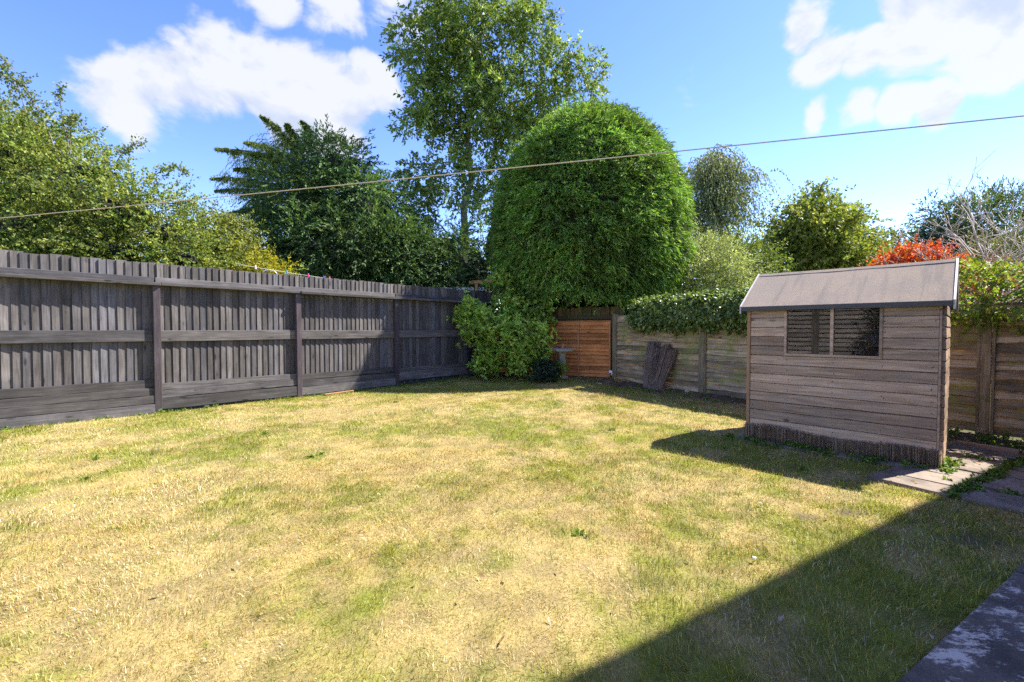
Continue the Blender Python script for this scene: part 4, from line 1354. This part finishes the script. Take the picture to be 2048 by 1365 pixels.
tree('barberry_shrub', 'dull red barberry twigs beside the right barge board of the shed', 'shrub', tuple(at(1960, 620, 9).xy), at(1955, 560, 9),
     [ell(1940, 560, 9, 40, 30, .5), ell(1985, 575, 8.8, 35, 28, .5), ell(1930, 590, 8.8, 45, 25, .5)],
     [(0.30, 0.08, 0.05), (0.2, 0.06, 0.045), (0.34, 0.14, 0.06), (0.14, 0.16, 0.05)], 40, 0.22, 16, 0.24, 7, 0.045, 0.028, 0.03, 0.15, 0.9, 0.0, 0.4, 0.2, limb_r=0.012, bark='bark_pale')


def build_bare_tree():
    D0 = 10.0
    base = at(1955, 640, D0); O = Vector((base.x, base.y, 0))
    root = empty('bare_tree', (base.x, base.y, 0), 0, 'leafless grey twiggy small tree behind the fence right of the shed', 'tree')
    tb = Tubes()
    rr = random.Random(5)

    def grow(p, d, L, r, lvl):
        n = 4; pts = [p]; q = p.copy(); dd = d.copy()
        for i in range(n):
            dd = (dd + Vector((rr.uniform(-1, 1), rr.uniform(-1, 1), rr.uniform(-0.8, 0.9))) * 0.22).normalized()
            q = q + dd * (L / n); pts.append(q.copy())
        tb.add([x - O for x in pts], [max(0.006, r * (1 - 0.5 * i / n)) for i in range(n + 1)], 5 if lvl < 2 else 3)
        if lvl >= 4: return
        for k in range([5, 4, 4, 3][lvl]):
            i = rr.randint(2, n); e = pts[i]
            nd = (dd + Vector((rr.uniform(-1, 1), rr.uniform(-1, 1), rr.uniform(-0.5, 0.7))) * 0.9).normalized()
            grow(e, nd, L * rr.uniform(0.5, 0.75), max(0.004, r * 0.55), lvl + 1)

    grow(Vector((base.x, base.y, 0)), Vector((0.05, 0, 1)), 2.3, 0.06, 0)
    grow(Vector((base.x + 0.5, base.y + 0.2, 0)), Vector((0.35, 0.1, 1)), 2.5, 0.05, 0)
    grow(Vector((base.x - 0.1, base.y + 0.1, 0)), Vector((0.4, 0, 1)), 2.2, 0.05, 0)
    link('trunk', tb.mesh('trunk', plain('dead_twig', (0.42, 0.36, 0.33), 0.9, 30, 0.3, 0.2)), root)


build_bare_tree()
tree('olive_shrub', 'grey-green open shrub behind the leafless tree at the right edge', 'shrub', tuple(at(2000, 620, 13).xy), at(2000, 520, 13),
     [ell(1990, 540, 13, 60, 45, 1.0), ell(2060, 520, 13, 50, 60, 1.0), ell(1930, 560, 13, 50, 40, .9)],
     [(0.13, 0.15, 0.08), (0.17, 0.18, 0.1), (0.1, 0.12, 0.05)], 50, 0.4, 18, 0.4, 8, 0.075, 0.035, 0.06, 0.2, 0.9, 0.0, 0.4, 0.2, limb_r=0.02, bark='bark_pale')

# tall hedge far behind that closes the horizon between the trees
def build_hedges():
    for nm, lb, pts, h, pal in [
        ('far_hedge', 'dark distant hedge line seen low between the trunks on the left', [(-26, 22), (-12, 26), (2, 27)], 5.2, BLUE),
        ('far_hedge', 'green distant hedge line seen low behind the shed and shrubs', [(2, 27), (16, 26), (40, 24)], 5.0, [(0.07, 0.11, 0.03), (0.1, 0.14, 0.04), (0.05, 0.09, 0.025)])]:
        root = empty(nm, (pts[1][0], pts[1][1], 0), 0, lb, 'hedge')
        O = np.array([pts[1][0], pts[1][1], 0.0])
        n = 3000
        seg = rng.integers(0, 2, n); f = rng.random((n, 1))
        pa = np.array(pts, float)
        xy = pa[seg] * (1 - f) + pa[seg + 1] * f
        z = rng.random(n) * h * (0.8 + 0.4 * fbm(xy[:, 0], xy[:, 1], 0.3, 7, 2))
        b = np.stack([xy[:, 0], xy[:, 1] + rng.normal(0, 0.5, n), z], 1)
        st = twig_leaves(b, rng.normal(size=(n, 3)) + np.array([0, -0.5, 0.4]), rng.uniform(0.5, 1.1, n), 8, 0.36, 0.22, 0.1, 0.9, 0.0, pal, 0.4, rng.uniform(0.7, 1.2, n))
        P, D, Nn, LL, WW, c = st
        link('foliage', leaf_mesh('foliage', P - O, D, Nn, LL, WW, c, M['leaf']), root)


build_hedges()

# ------------------------------------------------------------------ ivy on the back fence
def ivy(name, label, x0, x1, n, pal, mat, top, hang_d, cat='ivy', leafL=0.075, leafW=0.062, fac=1.0):
    ang = math.atan2(RX.y, RX.x)
    root = empty(name, (RA.x, RA.y, 0), ang, label, cat)
    x = rng.uniform(x0, x1, n)
    prof = 0.75 + 0.5 * fbm(x, x * 0, 1.3, 4, 3)
    a = rng.uniform(-0.45 * np.pi, 1.25 * np.pi, n)
    hh = top * prof
    y = -np.cos(a) * (0.34 * fac) * prof * rng.uniform(0.75, 1.05, n) + 0.12
    z = 1.70 + np.where(np.sin(a) > 0, np.sin(a) * hh, np.sin(a) * hang_d * (0.4 + 0.9 * fbm(x, x * 0 + 5, 2.6, 14, 3))) * rng.uniform(0.75, 1.05, n)
    base = np.stack([x, y, z], 1)
    out = unit(np.stack([rng.normal(0, 0.4, n), -np.cos(a), np.sin(a) + 0.2], 1))
    P, D, Nn, LL, WW, c = twig_leaves(base, out, rng.uniform(0.08, 0.22, n), 5, leafL, leafW, 0.3, 0.8, 0.35, pal, 0.3, rng.uniform(0.75, 1.2, n))
    Nn = unit(Nn + unit(P - np.array([0, 0.12, 1.6]) * np.array([0, 1, 1]) - P * np.array([1, 0, 0])) * 0.8)
    link('leaves', leaf_mesh('leaves', P, D, Nn, LL, WW, c, M[mat]), root)
    tb = Tubes()
    for k in range(14):
        xx = random.uniform(x0, x1)
        tb.add([(xx, 0.04, 0.02), (xx + random.uniform(-.15, .15), 0.07, 0.9), (xx + random.uniform(-.3, .3), 0.09, 1.75), (xx + random.uniform(-.5, .5), 0.05, 2.0)], [0.014, 0.012, 0.01, 0.006], 5)
    link('stems', tb.mesh('stems', M['bark']), root)


ivy('ivy', 'dark glossy ivy heaped over the back fence between conifer dome and shed', 0.7, 5.0, 3700, [(0.11, 0.18, 0.04), (0.17, 0.25, 0.06), (0.07, 0.125, 0.03), (0.28, 0.34, 0.12)], 'leaf_gloss', 0.36, 0.30)
ivy('honeysuckle', 'bright yellow-green climber over the fence top right of the shed', 5.7, 9.3, 2300, [(0.22, 0.34, 0.035), (0.30, 0.41, 0.05), (0.15, 0.26, 0.035), (0.24, 0.15, 0.05)], 'leaf', 0.46, 0.22, 'climber', 0.062, 0.036)

# ------------------------------------------------------------------ corner planting
CH = [(0.25, 0.42, 0.055), (0.34, 0.50, 0.075), (0.13, 0.26, 0.036), (0.45, 0.56, 0.11)]
tree('mexican_orange_shrub', 'leggy bright green shrub with whorled leaves in the far lawn corner', 'shrub', (0.35, 12.6), at(1030, 640, 12.5),
     [ell(960, 655, 12.2, 38, 40, .5), ell(1010, 680, 12.0, 50, 45, .6), ell(1062, 692, 12.0, 38, 42, .55), ell(1040, 720, 11.9, 45, 28, .5), ell(940, 625, 12.2, 22, 18, .35), ell(995, 585, 12.6, 14, 32, .3), ell(1030, 630, 12.6, 34, 26, .4), ell(1075, 645, 12.4, 26, 30, .4), ell(985, 725, 12.0, 40, 22, .4)],
     CH, 125, 0.15, 14, 0.15, 8, 0.12, 0.05, 0.05, 0.1, 1.1, 0.0, 0.35, 0.15, 'leaf_gloss', limb_r=0.018, whorl=True, tone_var=0.35)
tree('laurel_shrub', 'dark laurel filling the gap between the conifer dome and the old boards', 'shrub', (2.2, 16.6), (2.2, 16.6, 2.4),
     [((1.6, 16.4, 1.9), (1.4, .7, .9)), ((3.4, 16.2, 1.9), (1.4, .7, .9)), ((2.4, 16.8, 2.6), (1.8, .7, .8))], BLUE, 60, 0.4, 14, 0.4, 8, 0.2, 0.11, 0.06, 0.2, 0.9, 0.1, 0.2, 0.3, core=0.7)
tree('rhododendron', 'small dark-leaved evergreen at the foot of the birdbath', 'shrub', (0.83, 11.55), (0.85, 11.55, 0.4),
     [((0.83, 11.55, 0.33), (0.24, 0.22, 0.2))], [(0.03, 0.055, 0.03), (0.045, 0.075, 0.04), (0.025, 0.045, 0.025)], 26, 0.10, 10, 0.12, 7, 0.10, 0.034, 0.02, 0.3, 1.1, 0.3, 0.2, 0.3, 'leaf_gloss', limb_r=0.01, whorl=True)
tree('lime_shrub', 'little lime-green plant against the stem of the birdbath', 'shrub', (1.20, 11.62), (1.2, 11.62, 0.35),
     [((1.20, 11.62, 0.32), (0.16, 0.14, 0.16))], [(0.24, 0.34, 0.03), (0.30, 0.4, 0.05), (0.17, 0.26, 0.03)], 18, 0.08, 9, 0.10, 6, 0.06, 0.022, 0.015, 0.2, 0.9, 0.0, 0.4, 0.2, limb_r=0.008)


def build_birdbath():
    bx, by = 1.33, 11.95
    zb = float(ground_h(np.array([bx]), np.array([by]))[0])
    root = empty('birdbath', (bx, by, zb), R(15), 'weathered stone birdbath with shallow square dish in front of the orange-brown panel', 'birdbath')

    def lathe(name, prof, sides, parent, rough=0.0, sq=0.0):
        V, Fc = [], []
        for r, z in prof:
            for k in range(sides):
                an = 2 * math.pi * k / sides
                q = 1.0
                if sq: q = 1 / max(abs(math.cos(an)), abs(math.sin(an))) ** sq
                rr = r * q * (1 + random.uniform(-rough, rough))
                V.append((math.cos(an) * rr, math.sin(an) * rr, z))
        for i in range(len(prof) - 1):
            for k in range(sides):
                k2 = (k + 1) % sides
                Fc.append((i * sides + k, i * sides + k2, (i + 1) * sides + k2, (i + 1) * sides + k))
        Fc.append(tuple(range(sides))[::-1]); Fc.append(tuple((len(prof) - 1) * sides + k for k in range(sides)))
        return link(name, me_from(name, V, Fc, M['stone']), parent)

    lathe('pedestal', [(0.15, -0.05), (0.15, 0.04), (0.105, 0.06), (0.10, 0.18), (0.085, 0.3), (0.1, 0.42), (0.085, 0.5), (0.09, 0.6), (0.115, 0.68), (0.12, 0.70)], 16, root, 0.06, 0.5)
    lathe('dish', [(0.13, 0.695), (0.22, 0.70), (0.255, 0.72), (0.26, 0.775), (0.235, 0.78), (0.19, 0.745), (0.05, 0.738)], 24, root, 0.02, 0.6)
    # stone bird perched on the rim
    V, Fc = [], []
    pr = [(-0.075, 0.05, 0.004), (-0.04, 0.05, 0.02), (0.0, 0.055, 0.036), (0.035, 0.072, 0.035), (0.055, 0.095, 0.024), (0.068, 0.115, 0.024), (0.085, 0.118, 0.014), (0.105, 0.112, 0.003)]
    for x, z, r in pr:
        for k in range(8):
            an = 2 * math.pi * k / 8
            V.append((x, math.cos(an) * r, z + math.sin(an) * r))
    for i in range(len(pr) - 1):
        for k in range(8):
            k2 = (k + 1) % 8
            Fc.append((i * 8 + k, i * 8 + k2, (i + 1) * 8 + k2, (i + 1) * 8 + k))
    Fc.append(tuple(range(8))[::-1]); Fc.append(tuple((len(pr) - 1) * 8 + k for k in range(8)))
    link('bird_figure', me_from('bird_figure', V, Fc, plain('terracotta', (0.34, 0.22, 0.15), 0.9, 30, 0.2, 0.2), True), root, (0.02, -0.05, 0.765), (0, R(-35), R(20)))


build_birdbath()


def build_brushwood():
    b0 = Vector((3.17, 10.22, 0.02)); root_loc = (b0.x, b0.y, 0.0)
    V, T, cols = [], [], []
    tb = Tubes()
    n = 620
    ax = Vector((RX.x, RX.y, 0)); back = Vector((0.856, 0.517, 0))
    for i in range(n):
        s = random.uniform(-1, 1); q = random.uniform(-1, 1) * math.sqrt(max(0, 1 - s * s))
        p0 = ax * (s * 0.25 - 0.01) + back * (q * 0.13 + 0.05)
        # the roll fans out towards its ragged, split top
        fan = 0.38 if s > 0 else 0.34
        top = ax * (s * fan + (0.05 if s > 0.25 else -0.04)) + back * (q * 0.16 + 0.32)
        h = 1.06 if s < -0.1 else (0.92 if s < 0.25 else (1.03 if s < 0.6 else 0.90))
        h += random.uniform(-0.07, 0.05)
        m = (p0 + top) * 0.5 + Vector((random.uniform(-.02, .02), random.uniform(-.02, .02), 0))
        tb.add([p0, m + Vector((0, 0, h * 0.5)), top + Vector((0, 0, h))], [random.uniform(0.007, 0.013), 0.009, 0.005], 4)
    for k in range(16):
        a = ax * random.uniform(-0.2, 0.2) - back * 0.10
        tb.add([a + Vector((0, 0, random.uniform(0.3, 0.5))), a + ax * random.uniform(-.1, .1) - back * 0.04 + Vector((0, 0, 0.7)), a + ax * random.uniform(-.25, .25) + back * 0.15 + Vector((0, 0, 0.95))], [0.005, 0.004, 0.003], 4)
    m, nt, p, out = new_mat('brushwood')
    tc = nt.nodes.new('ShaderNodeTexCoord')
    mp = nt.nodes.new('ShaderNodeMapping'); mp.inputs['Scale'].default_value = (60, 60, 3); nt.links.new(tc.outputs['Object'], mp.inputs[0])
    nz = noise_node(nt, mp.outputs[0], 1.0, 4, 0.6)
    nt.links.new(ramp_node(nt, nz, [(0.3, (0.08, 0.055, 0.042)), (0.55, (0.21, 0.145, 0.11)), (0.75, (0.40, 0.31, 0.23))]), p.inputs['Base Color'])
    p.inputs['Roughness'].default_value = 0.9
    o = link('brushwood_bundle', tb.mesh('brushwood_bundle', m, False), None, root_loc)
    props(o, 'dark bundle of brushwood leaning upright against the back fence', 'brushwood')


build_brushwood()

# ------------------------------------------------------------------ small things
def pebble(name, loc, r, mat, label, cat, squash=0.7):
    bm = bmesh.new(); bmesh.ops.create_icosphere(bm, subdivisions=2, radius=r)
    for v in bm.verts:
        v.co *= 1 + random.uniform(-0.12, 0.12); v.co.z *= squash
    me = bpy.data.meshes.new(name); bm.to_mesh(me); bm.free(); me.materials.append(mat)
    me.polygons.foreach_set('use_smooth', [True] * len(me.polygons))
    return props(link(name, me, None, loc), label, cat)


pebble('stone', (3.75, 9.6, 0.06), 0.055, plain('buff_stone', (0.5, 0.36, 0.25), 0.9, 20, 0.2, 0.3), 'round buff stone on the soil by the fence post right of the brushwood', 'stone', 0.9)
pebble('paper_scrap', tuple(at(1509, 1085, 2.66).xy) + (0.03,), 0.012, M['white_paint'], 'tiny white scrap lying on the sunlit lawn before the shed', 'litter', 0.6)

tagp = at(1222, 744, 11.6)
tg = link('plant_label', box_me('plant_label', -0.05, 0.03, -0.004, 0.004, -0.03, 0.03, M['white_paint'], 0.001), None, tuple(tagp), (R(-15), R(8), R(-25)))
props(tg, 'small white tag hanging at the foot of the orange-brown panel', 'tag')
link('tail', box_me('tail', 0.02, 0.04, -0.003, 0.003, -0.09, -0.025, M['white_paint'], 0.001), tg)

# brick and timber edging by the right-hand fence
bp = at(1966, 868, 5.9)
br = link('brick', box_me('brick', -0.085, 0.0, -0.05, 0.05, -0.032, 0.032, plain('pale_brick', (0.52, 0.36, 0.24), 0.9, 30, 0.25, 0.4), 0.004), None, (bp.x + 0.04, bp.y, 0.055), (0, 0, R(-35)))
props(br, 'pale brick lying on the soil at the fence foot right of the shed', 'brick')
e0 = uv2xy(6.75, -1.98); e1 = uv2xy(7.32, -1.3)
for (u0, v0, u1, v1, lb) in [(7.36, -1.93, 7.38, -1.42, 'timber edging length beside the shed end of the path'), (7.39, -1.40, 7.40, -0.9, 'timber edging length nearer the house on the path edge')]:
    a = Vector(uv2xy(u0, v0)); b = Vector(uv2xy(u1, v1)); d = b - a
    o = link('edging_timber', box_me('edging_timber', 0, d.length, -0.03, 0.03, -0.02, 0.055, M['shed_board'], 0.006), None, (a.x, a.y, 0), (0, 0, math.atan2(d.y, d.x)))
    props(o, lb, 'edging', 'timber edging along the path')

# plank off-cut lying by the left fence
a = FP + FX * 2.75 + Vector((FX.y, -FX.x)) * 0.28
o = link('offcut_plank', box_me('offcut_plank', 0, 0.62, -0.02, 0.02, 0, 0.022, M['brown_batten'], 0.003), None, (a.x, a.y, float(ground_h(np.array([a.x]), np.array([a.y]))[0]) + 0.02), (0, R(-2), math.atan2(FX.y, FX.x) - 0.08))
props(o, 'pale off-cut strip of wood lying at the foot of the charcoal fence', 'plank')


def weeds():
    sets = []
    pal = [(0.10, 0.19, 0.03), (0.15, 0.25, 0.04), (0.07, 0.13, 0.03), (0.2, 0.3, 0.05)]
    spots = []
    for _ in range(34):                                          # along slab joints and the shed foot
        s = random.uniform(-0.2, SW + 0.15); p = SL + SX * s - Vector((-SX.y, SX.x)) * random.uniform(0.1, 0.26)
        spots.append((p.x, p.y, 0.015, random.uniform(0.03, 0.07)))
    for u in (5.5, 6.1, 6.72):
        for _ in range(7):
            x, y = uv2xy(u + random.uniform(-0.03, 0.03), random.uniform(-1.95, -0.2)); spots.append((x, y, 0.012, random.uniform(0.02, 0.045)))
    for _ in range(42):
        x, y = uv2xy(random.uniform(5.0, 7.3), -1.325 + random.uniform(-0.03, 0.03)); spots.append((x, y, 0.012, random.uniform(0.03, 0.07)))
    for _ in range(12):
        p = SL + SX * (SW + random.uniform(-0.04, 0.12)) + Vector((-SX.y, SX.x)) * random.uniform(-0.15, 0.3)
        spots.append((p.x, p.y, 0.02, random.uniform(0.05, 0.11)))
    for _ in range(170):                                         # border under the fence right of the shed and along the bed
        p = RA + RX * random.uniform(4.2, 8.3) - Vector((0.856, 0.517)) * random.uniform(0.1, 0.95); spots.append((p.x, p.y, 0.0, random.uniform(0.06, 0.16)))
    for _ in range(60):
        p = FP + FX * random.uniform(-1.9, 6.9) + Vector((FX.y, -FX.x)) * random.uniform(0.09, 0.22); spots.append((p.x, p.y, 0.0, random.uniform(0.03, 0.08)))
    for _ in range(40):
        p = RA + RX * random.uniform(0.4, 4.2) - Vector((0.856, 0.517)) * random.uniform(0.15, 0.8); spots.append((p.x, p.y, 0.02, random.uniform(0.03, 0.08)))
    for _ in range(16):
        yy = random.uniform(1.9, 9.5); xx = random.uniform(-0.95, 0.95) * yy * 1.1
        a_, b_ = np.array([xx]), np.array([yy])
        if bool(in_garden(a_, b_, 0.3)[0]) and not bool(paved(a_, b_, -0.05)[0]): spots.append((xx, yy, 0.0, random.uniform(0.01, 0.02)))
    S = np.array(spots)
    k = 7
    b = np.repeat(S[:, :3], k, 0) + rng.normal(size=(len(S) * k, 3)) * np.array([0.02, 0.02, 0.0])
    b[:, 2] += np.maximum(ground_h(b[:, 0], b[:, 1]), 0) * (b[:, 2] < 0.011)
    ln = np.repeat(S[:, 3], k) * rng.uniform(0.6, 1.3, len(b))
    dr = rng.normal(size=(len(b), 3)) * np.array([0.8, 0.8, 0.2]) + np.array([0, 0, 0.8])
    P, D, Nn, LL, WW, c = twig_leaves(b, dr, ln, 4, 0.04, 0.022, 0.3, 0.9, 0.1, pal, 0.3, rng.uniform(0.7, 1.2, len(b)))
    props(link('weeds', leaf_mesh('weeds', P, D, Nn, LL, WW, c, M['leaf'])), 'small green weeds in slab joints and along the fence borders', 'weeds', kind='stuff')
    # dry leaves and clippings on soil and lawn
    n = 900
    t = rng.uniform(0, 1, n); q = rng.uniform(0.1, 1.3, n)
    A = np.array([CORNER.x, CORNER.y]); B = np.array([ENDB.x, ENDB.y])
    xy = A + (B - A) * t[:, None] - np.array([0.441, 0.898]) * q[:, None]
    n2 = 600
    t2 = rng.uniform(0, 7.5, n2); q2 = rng.uniform(0.1, 1.0, n2)
    xy2 = np.array([RA.x, RA.y]) + np.array([RX.x, RX.y]) * t2[:, None] - np.array([0.856, 0.517]) * q2[:, None]
    uu = rng.uniform(5.0, 7.3, 90); vv = rng.uniform(-1.95, -0.8, 90)
    xy3 = np.stack([U.x * uu + W_.x * vv, U.y * uu + W_.y * vv], 1)
    n4 = 260
    ctr = np.array([[1.45, 9.3], [1.62, 9.2], [1.75, 9.4]])[rng.integers(0, 3, n4)]
    xy4 = ctr + rng.normal(size=(n4, 2)) * np.array([0.14, 0.1])
    y5 = rng.uniform(1.9, 9.0, 170); x5 = rng.uniform(-1.0, 1.0, 170) * y5
    ok = in_garden(x5, y5, 0.2)
    xy = np.concatenate([xy, xy2, xy3, xy4, np.stack([x5[ok], y5[ok]], 1)])
    z = np.maximum(ground_h(xy[:, 0], xy[:, 1]), 0.024) + 0.006
    P = np.concatenate([xy, z[:, None]], 1)
    D = rng.normal(size=P.shape) * np.array([1, 1, 0.25]); Nn = rng.normal(size=P.shape) * 0.35 + np.array([0, 0, 1])
    c = np.array([(0.25, 0.17, 0.09), (0.36, 0.27, 0.16), (0.16, 0.10, 0.06), (0.45, 0.38, 0.28)])[rng.integers(0, 4, len(P))]
    props(link('leaf_litter', leaf_mesh('leaf_litter', P, D, Nn, rng.uniform(0.02, 0.055, len(P)), rng.uniform(0.01, 0.025, len(P)), c, M['leaf'])), 'dry fallen leaves and twigs on the soil bed, path and back of the lawn', 'leaf litter', kind='stuff')


weeds()

# washing line across the garden between two metal posts
def washing_line():
    P1, P2 = at(-150, 451, 2.6), at(2200, 219, 1.35)
    d = P2 - P1
    A, B = P1 - d * 0.25, P2 + d * 0.12
    tb = Tubes()
    n = 40
    pts = []
    for i in range(n + 1):
        f = i / n; p = A.lerp(B, f); p.z += -0.010 * math.sin(math.pi * f) + 0.006
        pts.append(p)
    tb.add(pts, [0.0022] * (n + 1), 8)
    o = link('washing_line', tb.mesh('washing_line', M['line']))
    props(o, 'pale plastic washing line stretched across the whole garden', 'washing line')
    for q in (A, B):
        tp = Tubes(); tp.add([(0, 0, -0.2), (0, 0, 1.2), (0, 0, q.z + 0.06)], [0.022, 0.022, 0.02], 10)
        c = link('line_post', tp.mesh('line_post', M['dark_metal']), None, (q.x, q.y, 0))
        props(c, 'metal post holding the left end of the washing line' if q is A else 'metal post holding the house end of the washing line', 'post')


washing_line()

# neighbour's line with pegs, just over the fence
def neighbour_line():
    A, B = at(470, 528, 9.6), at(720, 566, 11.6)
    tb = Tubes()
    pts = [A.lerp(B, i / 12) - Vector((0, 0, 0.02 * math.sin(math.pi * i / 12))) for i in range(13)]
    tb.add(pts, [0.006] * 13, 5)
    props(link('neighbour_line', tb.mesh('neighbour_line', plain('green_line', (0.45, 0.47, 0.36), 0.6))), 'thin neighbouring washing line with pegs above the fence top', 'washing line')
    for px, dep_f, colr, lb in [(506, 0.14, (0.8, 0.66, 0.66), 'pale pink peg, leftmost on the neighbouring line'), (565, 0.37, (0.02, 0.32, 0.5), 'turquoise peg on the neighbouring line right of the hoop'), (606, 0.54, (0.7, 0.05, 0.3), 'magenta peg in the middle of the neighbouring line'),
                                (639, 0.67, (0.14, 0.10, 0.6), 'violet peg second from the end of the neighbouring line'), (651, 0.72, (0.75, 0.12, 0.35), 'pink peg at the far end of the neighbouring line')]:
        p = A.lerp(B, dep_f)
        bm = bmesh.new()
        for s in (-1, 1):
            vs = [bm.verts.new(v) for v in [(-0.007, s * 0.004, 0.035), (0.007, s * 0.004, 0.035), (0.007, s * 0.016, -0.05), (-0.007, s * 0.016, -0.05), (-0.007, s * 0.012, 0.035), (0.007, s * 0.012, 0.035), (0.007, s * 0.024, -0.05), (-0.007, s * 0.024, -0.05)]]
            for f in [(0, 1, 2, 3), (7, 6, 5, 4), (0, 4, 5, 1), (1, 5, 6, 2), (2, 6, 7, 3), (3, 7, 4, 0)]: bm.faces.new([vs[i] for i in f])
        me = bpy.data.meshes.new('clothes_peg'); bm.to_mesh(me); bm.free(); me.materials.append(plain('peg_plastic', colr, 0.4, 30, 0.05, 0))
        props(link('clothes_peg', me, None, (p.x, p.y, p.z + 0.0), (0, 0, R(60))), lb, 'clothes peg', 'pegs on the neighbouring line')
    p = A.lerp(B, 0.24)
    tb = Tubes()
    tb.add([(0.14 * math.cos(a), 0.05 * math.cos(a), 0.10 * math.sin(a) - 0.12) for a in [math.pi * i / 10 for i in range(11)]], [0.008] * 11, 5)
    props(link('hanger', tb.mesh('hanger', M['white_paint']), None, tuple(p)), 'white curved hanger on the neighbouring line above the fence', 'hanger')


neighbour_line()

# neighbour's low outbuilding with white roof edge and a timber frame
def outbuilding():
    a = at(872, 600, 16.2); root = empty('outbuilding', (a.x, a.y, 0), R(-6), 'low outbuilding roof with white edge beyond the fence corner', 'outbuilding')
    zt = at(900, 576, 16.2).z
    link('wall', box_me('wall', 0, 1.7, 0.1, 1.8, 0, zt - 0.12, M['old_board']), root)
    link('roof', box_me('roof', -0.05, 1.75, 0.0, 1.9, zt - 0.115, zt - 0.02, M['felt'], 0.004), root)
    link('fascia', box_me('fascia', -0.06, 1.76, -0.04, -0.003, zt - 0.12, zt + 0.01, plain('white_fascia', (0.72, 0.76, 0.82), 0.4, 10, 0.05, 0), 0.004), root)
    b = at(950, 600, 15.2); r2 = empty('pergola', (b.x, b.y, 0), R(-10), 'bare pale timber pergola corner beyond the fence beside the white roof edge', 'pergola')
    z2 = at(955, 563, 15.2).z
    link('post', box_me('post', 0, 0.09, 0, 0.09, 0, z2 - 0.09, M['brown_batten'], 0.004), r2)
    link('post', box_me('post', 0.9, 0.99, 0, 0.09, 0, z2 - 0.09, M['brown_batten'], 0.004), r2)
    link('beam', box_me('beam', -0.05, 1.1, -0.01, 0.1, z2 - 0.088, z2 + 0.02, M['brown_batten'], 0.004), r2, (0, 0, 0), (0, R(-3), 0))


outbuilding()

# ------------------------------------------------------------------ the house whose shadow falls across the lawn, and a lap fence behind the camera
def house():
    ang = math.atan2(U.y, U.x)
    x, y = uv2xy(3.9, -0.62)
    root = empty('house', (x, y, 0), ang, 'two-storey brick house beside the patio whose shadow crosses the lawn', 'house')
    # local x along U, local y away from the house is +; so the house lies in -y
    EH = 6.0
    link('wall', box_me('wall', 0.25, 9.0, -7.0, -0.45, 0.0, EH - 0.02, M['brick']), root)
    V = []
    for xx in (0.0, 9.3):
        V += [(xx, 0.0, EH), (xx, -3.7, EH + 2.2), (xx, -7.4, EH), (xx, 0.0, EH - 0.12), (xx, -7.4, EH - 0.12)]
    r = link('roof', me_from('roof', V, [(0, 5, 6, 1), (1, 6, 7, 2), (0, 3, 8, 5), (2, 7, 9, 4), (3, 4, 9, 8), (0, 1, 2, 4, 3), (5, 8, 9, 7, 6)], M['tile']), root)
    link('gutter', box_me('gutter', 0.02, 9.28, 0.003, 0.06, EH - 0.12, EH - 0.03, M['dark_metal'], 0.01), r)
    for (wx, wz, ww, hh) in [(2.0, 0.9, 1.4, 1.2), (5.5, 0.9, 1.8, 1.2), (2.0, 3.6, 1.4, 1.2), (5.5, 3.6, 1.8, 1.2)]:
        w = link('window', box_me('window', wx, wx + ww, -0.47, -0.42, wz, wz + hh, M['white_paint'], 0.01), root)
        link('pane', box_me('pane', wx + 0.07, wx + ww / 2 - 0.03, -0.425, -0.415, wz + 0.07, wz + hh - 0.07, M['glass']), w)
        link('pane', box_me('pane', wx + ww / 2 + 0.03, wx + ww - 0.07, -0.425, -0.415, wz + 0.07, wz + hh - 0.07, M['glass']), w)


house()
cypress('added_dark_shrub', 'unseen dark shrub added before the grey side fence to darken the window reflection', (-2.5, -0.9), [((-2.5, -0.9, 1.1), (0.62, 0.62, 1.1)), ((-2.4, -1.1, 2.0), (0.5, 0.5, 0.7))], [(0.03, 0.035, 0.02), (0.045, 0.045, 0.025)], 60, 22, 0.25, 0.3, (-2.5, -0.9, 2.2), 0.06, 0.1, 0.03, 8)  # out-of-view shrub, added so part of the shed window reflects dark
lap_fence('side_fence', Vector((-5.6, 1.6)), math.atan2(-0.705, 0.714), [0.0, 1.95, 3.9, 5.85], 0.05, 2.35, 0.125, M['lap_grey'], M['grey_post'],
          'tall grey lap panel fence mirrored in the shed window panes', 2.45, 0.012)
for o in scene.objects:
    if o.name == 'side_fence': o.rotation_euler.z += math.pi; o.location = (-5.6 + 0.714 * 5.85, 1.6 - 0.705 * 5.85, 0)
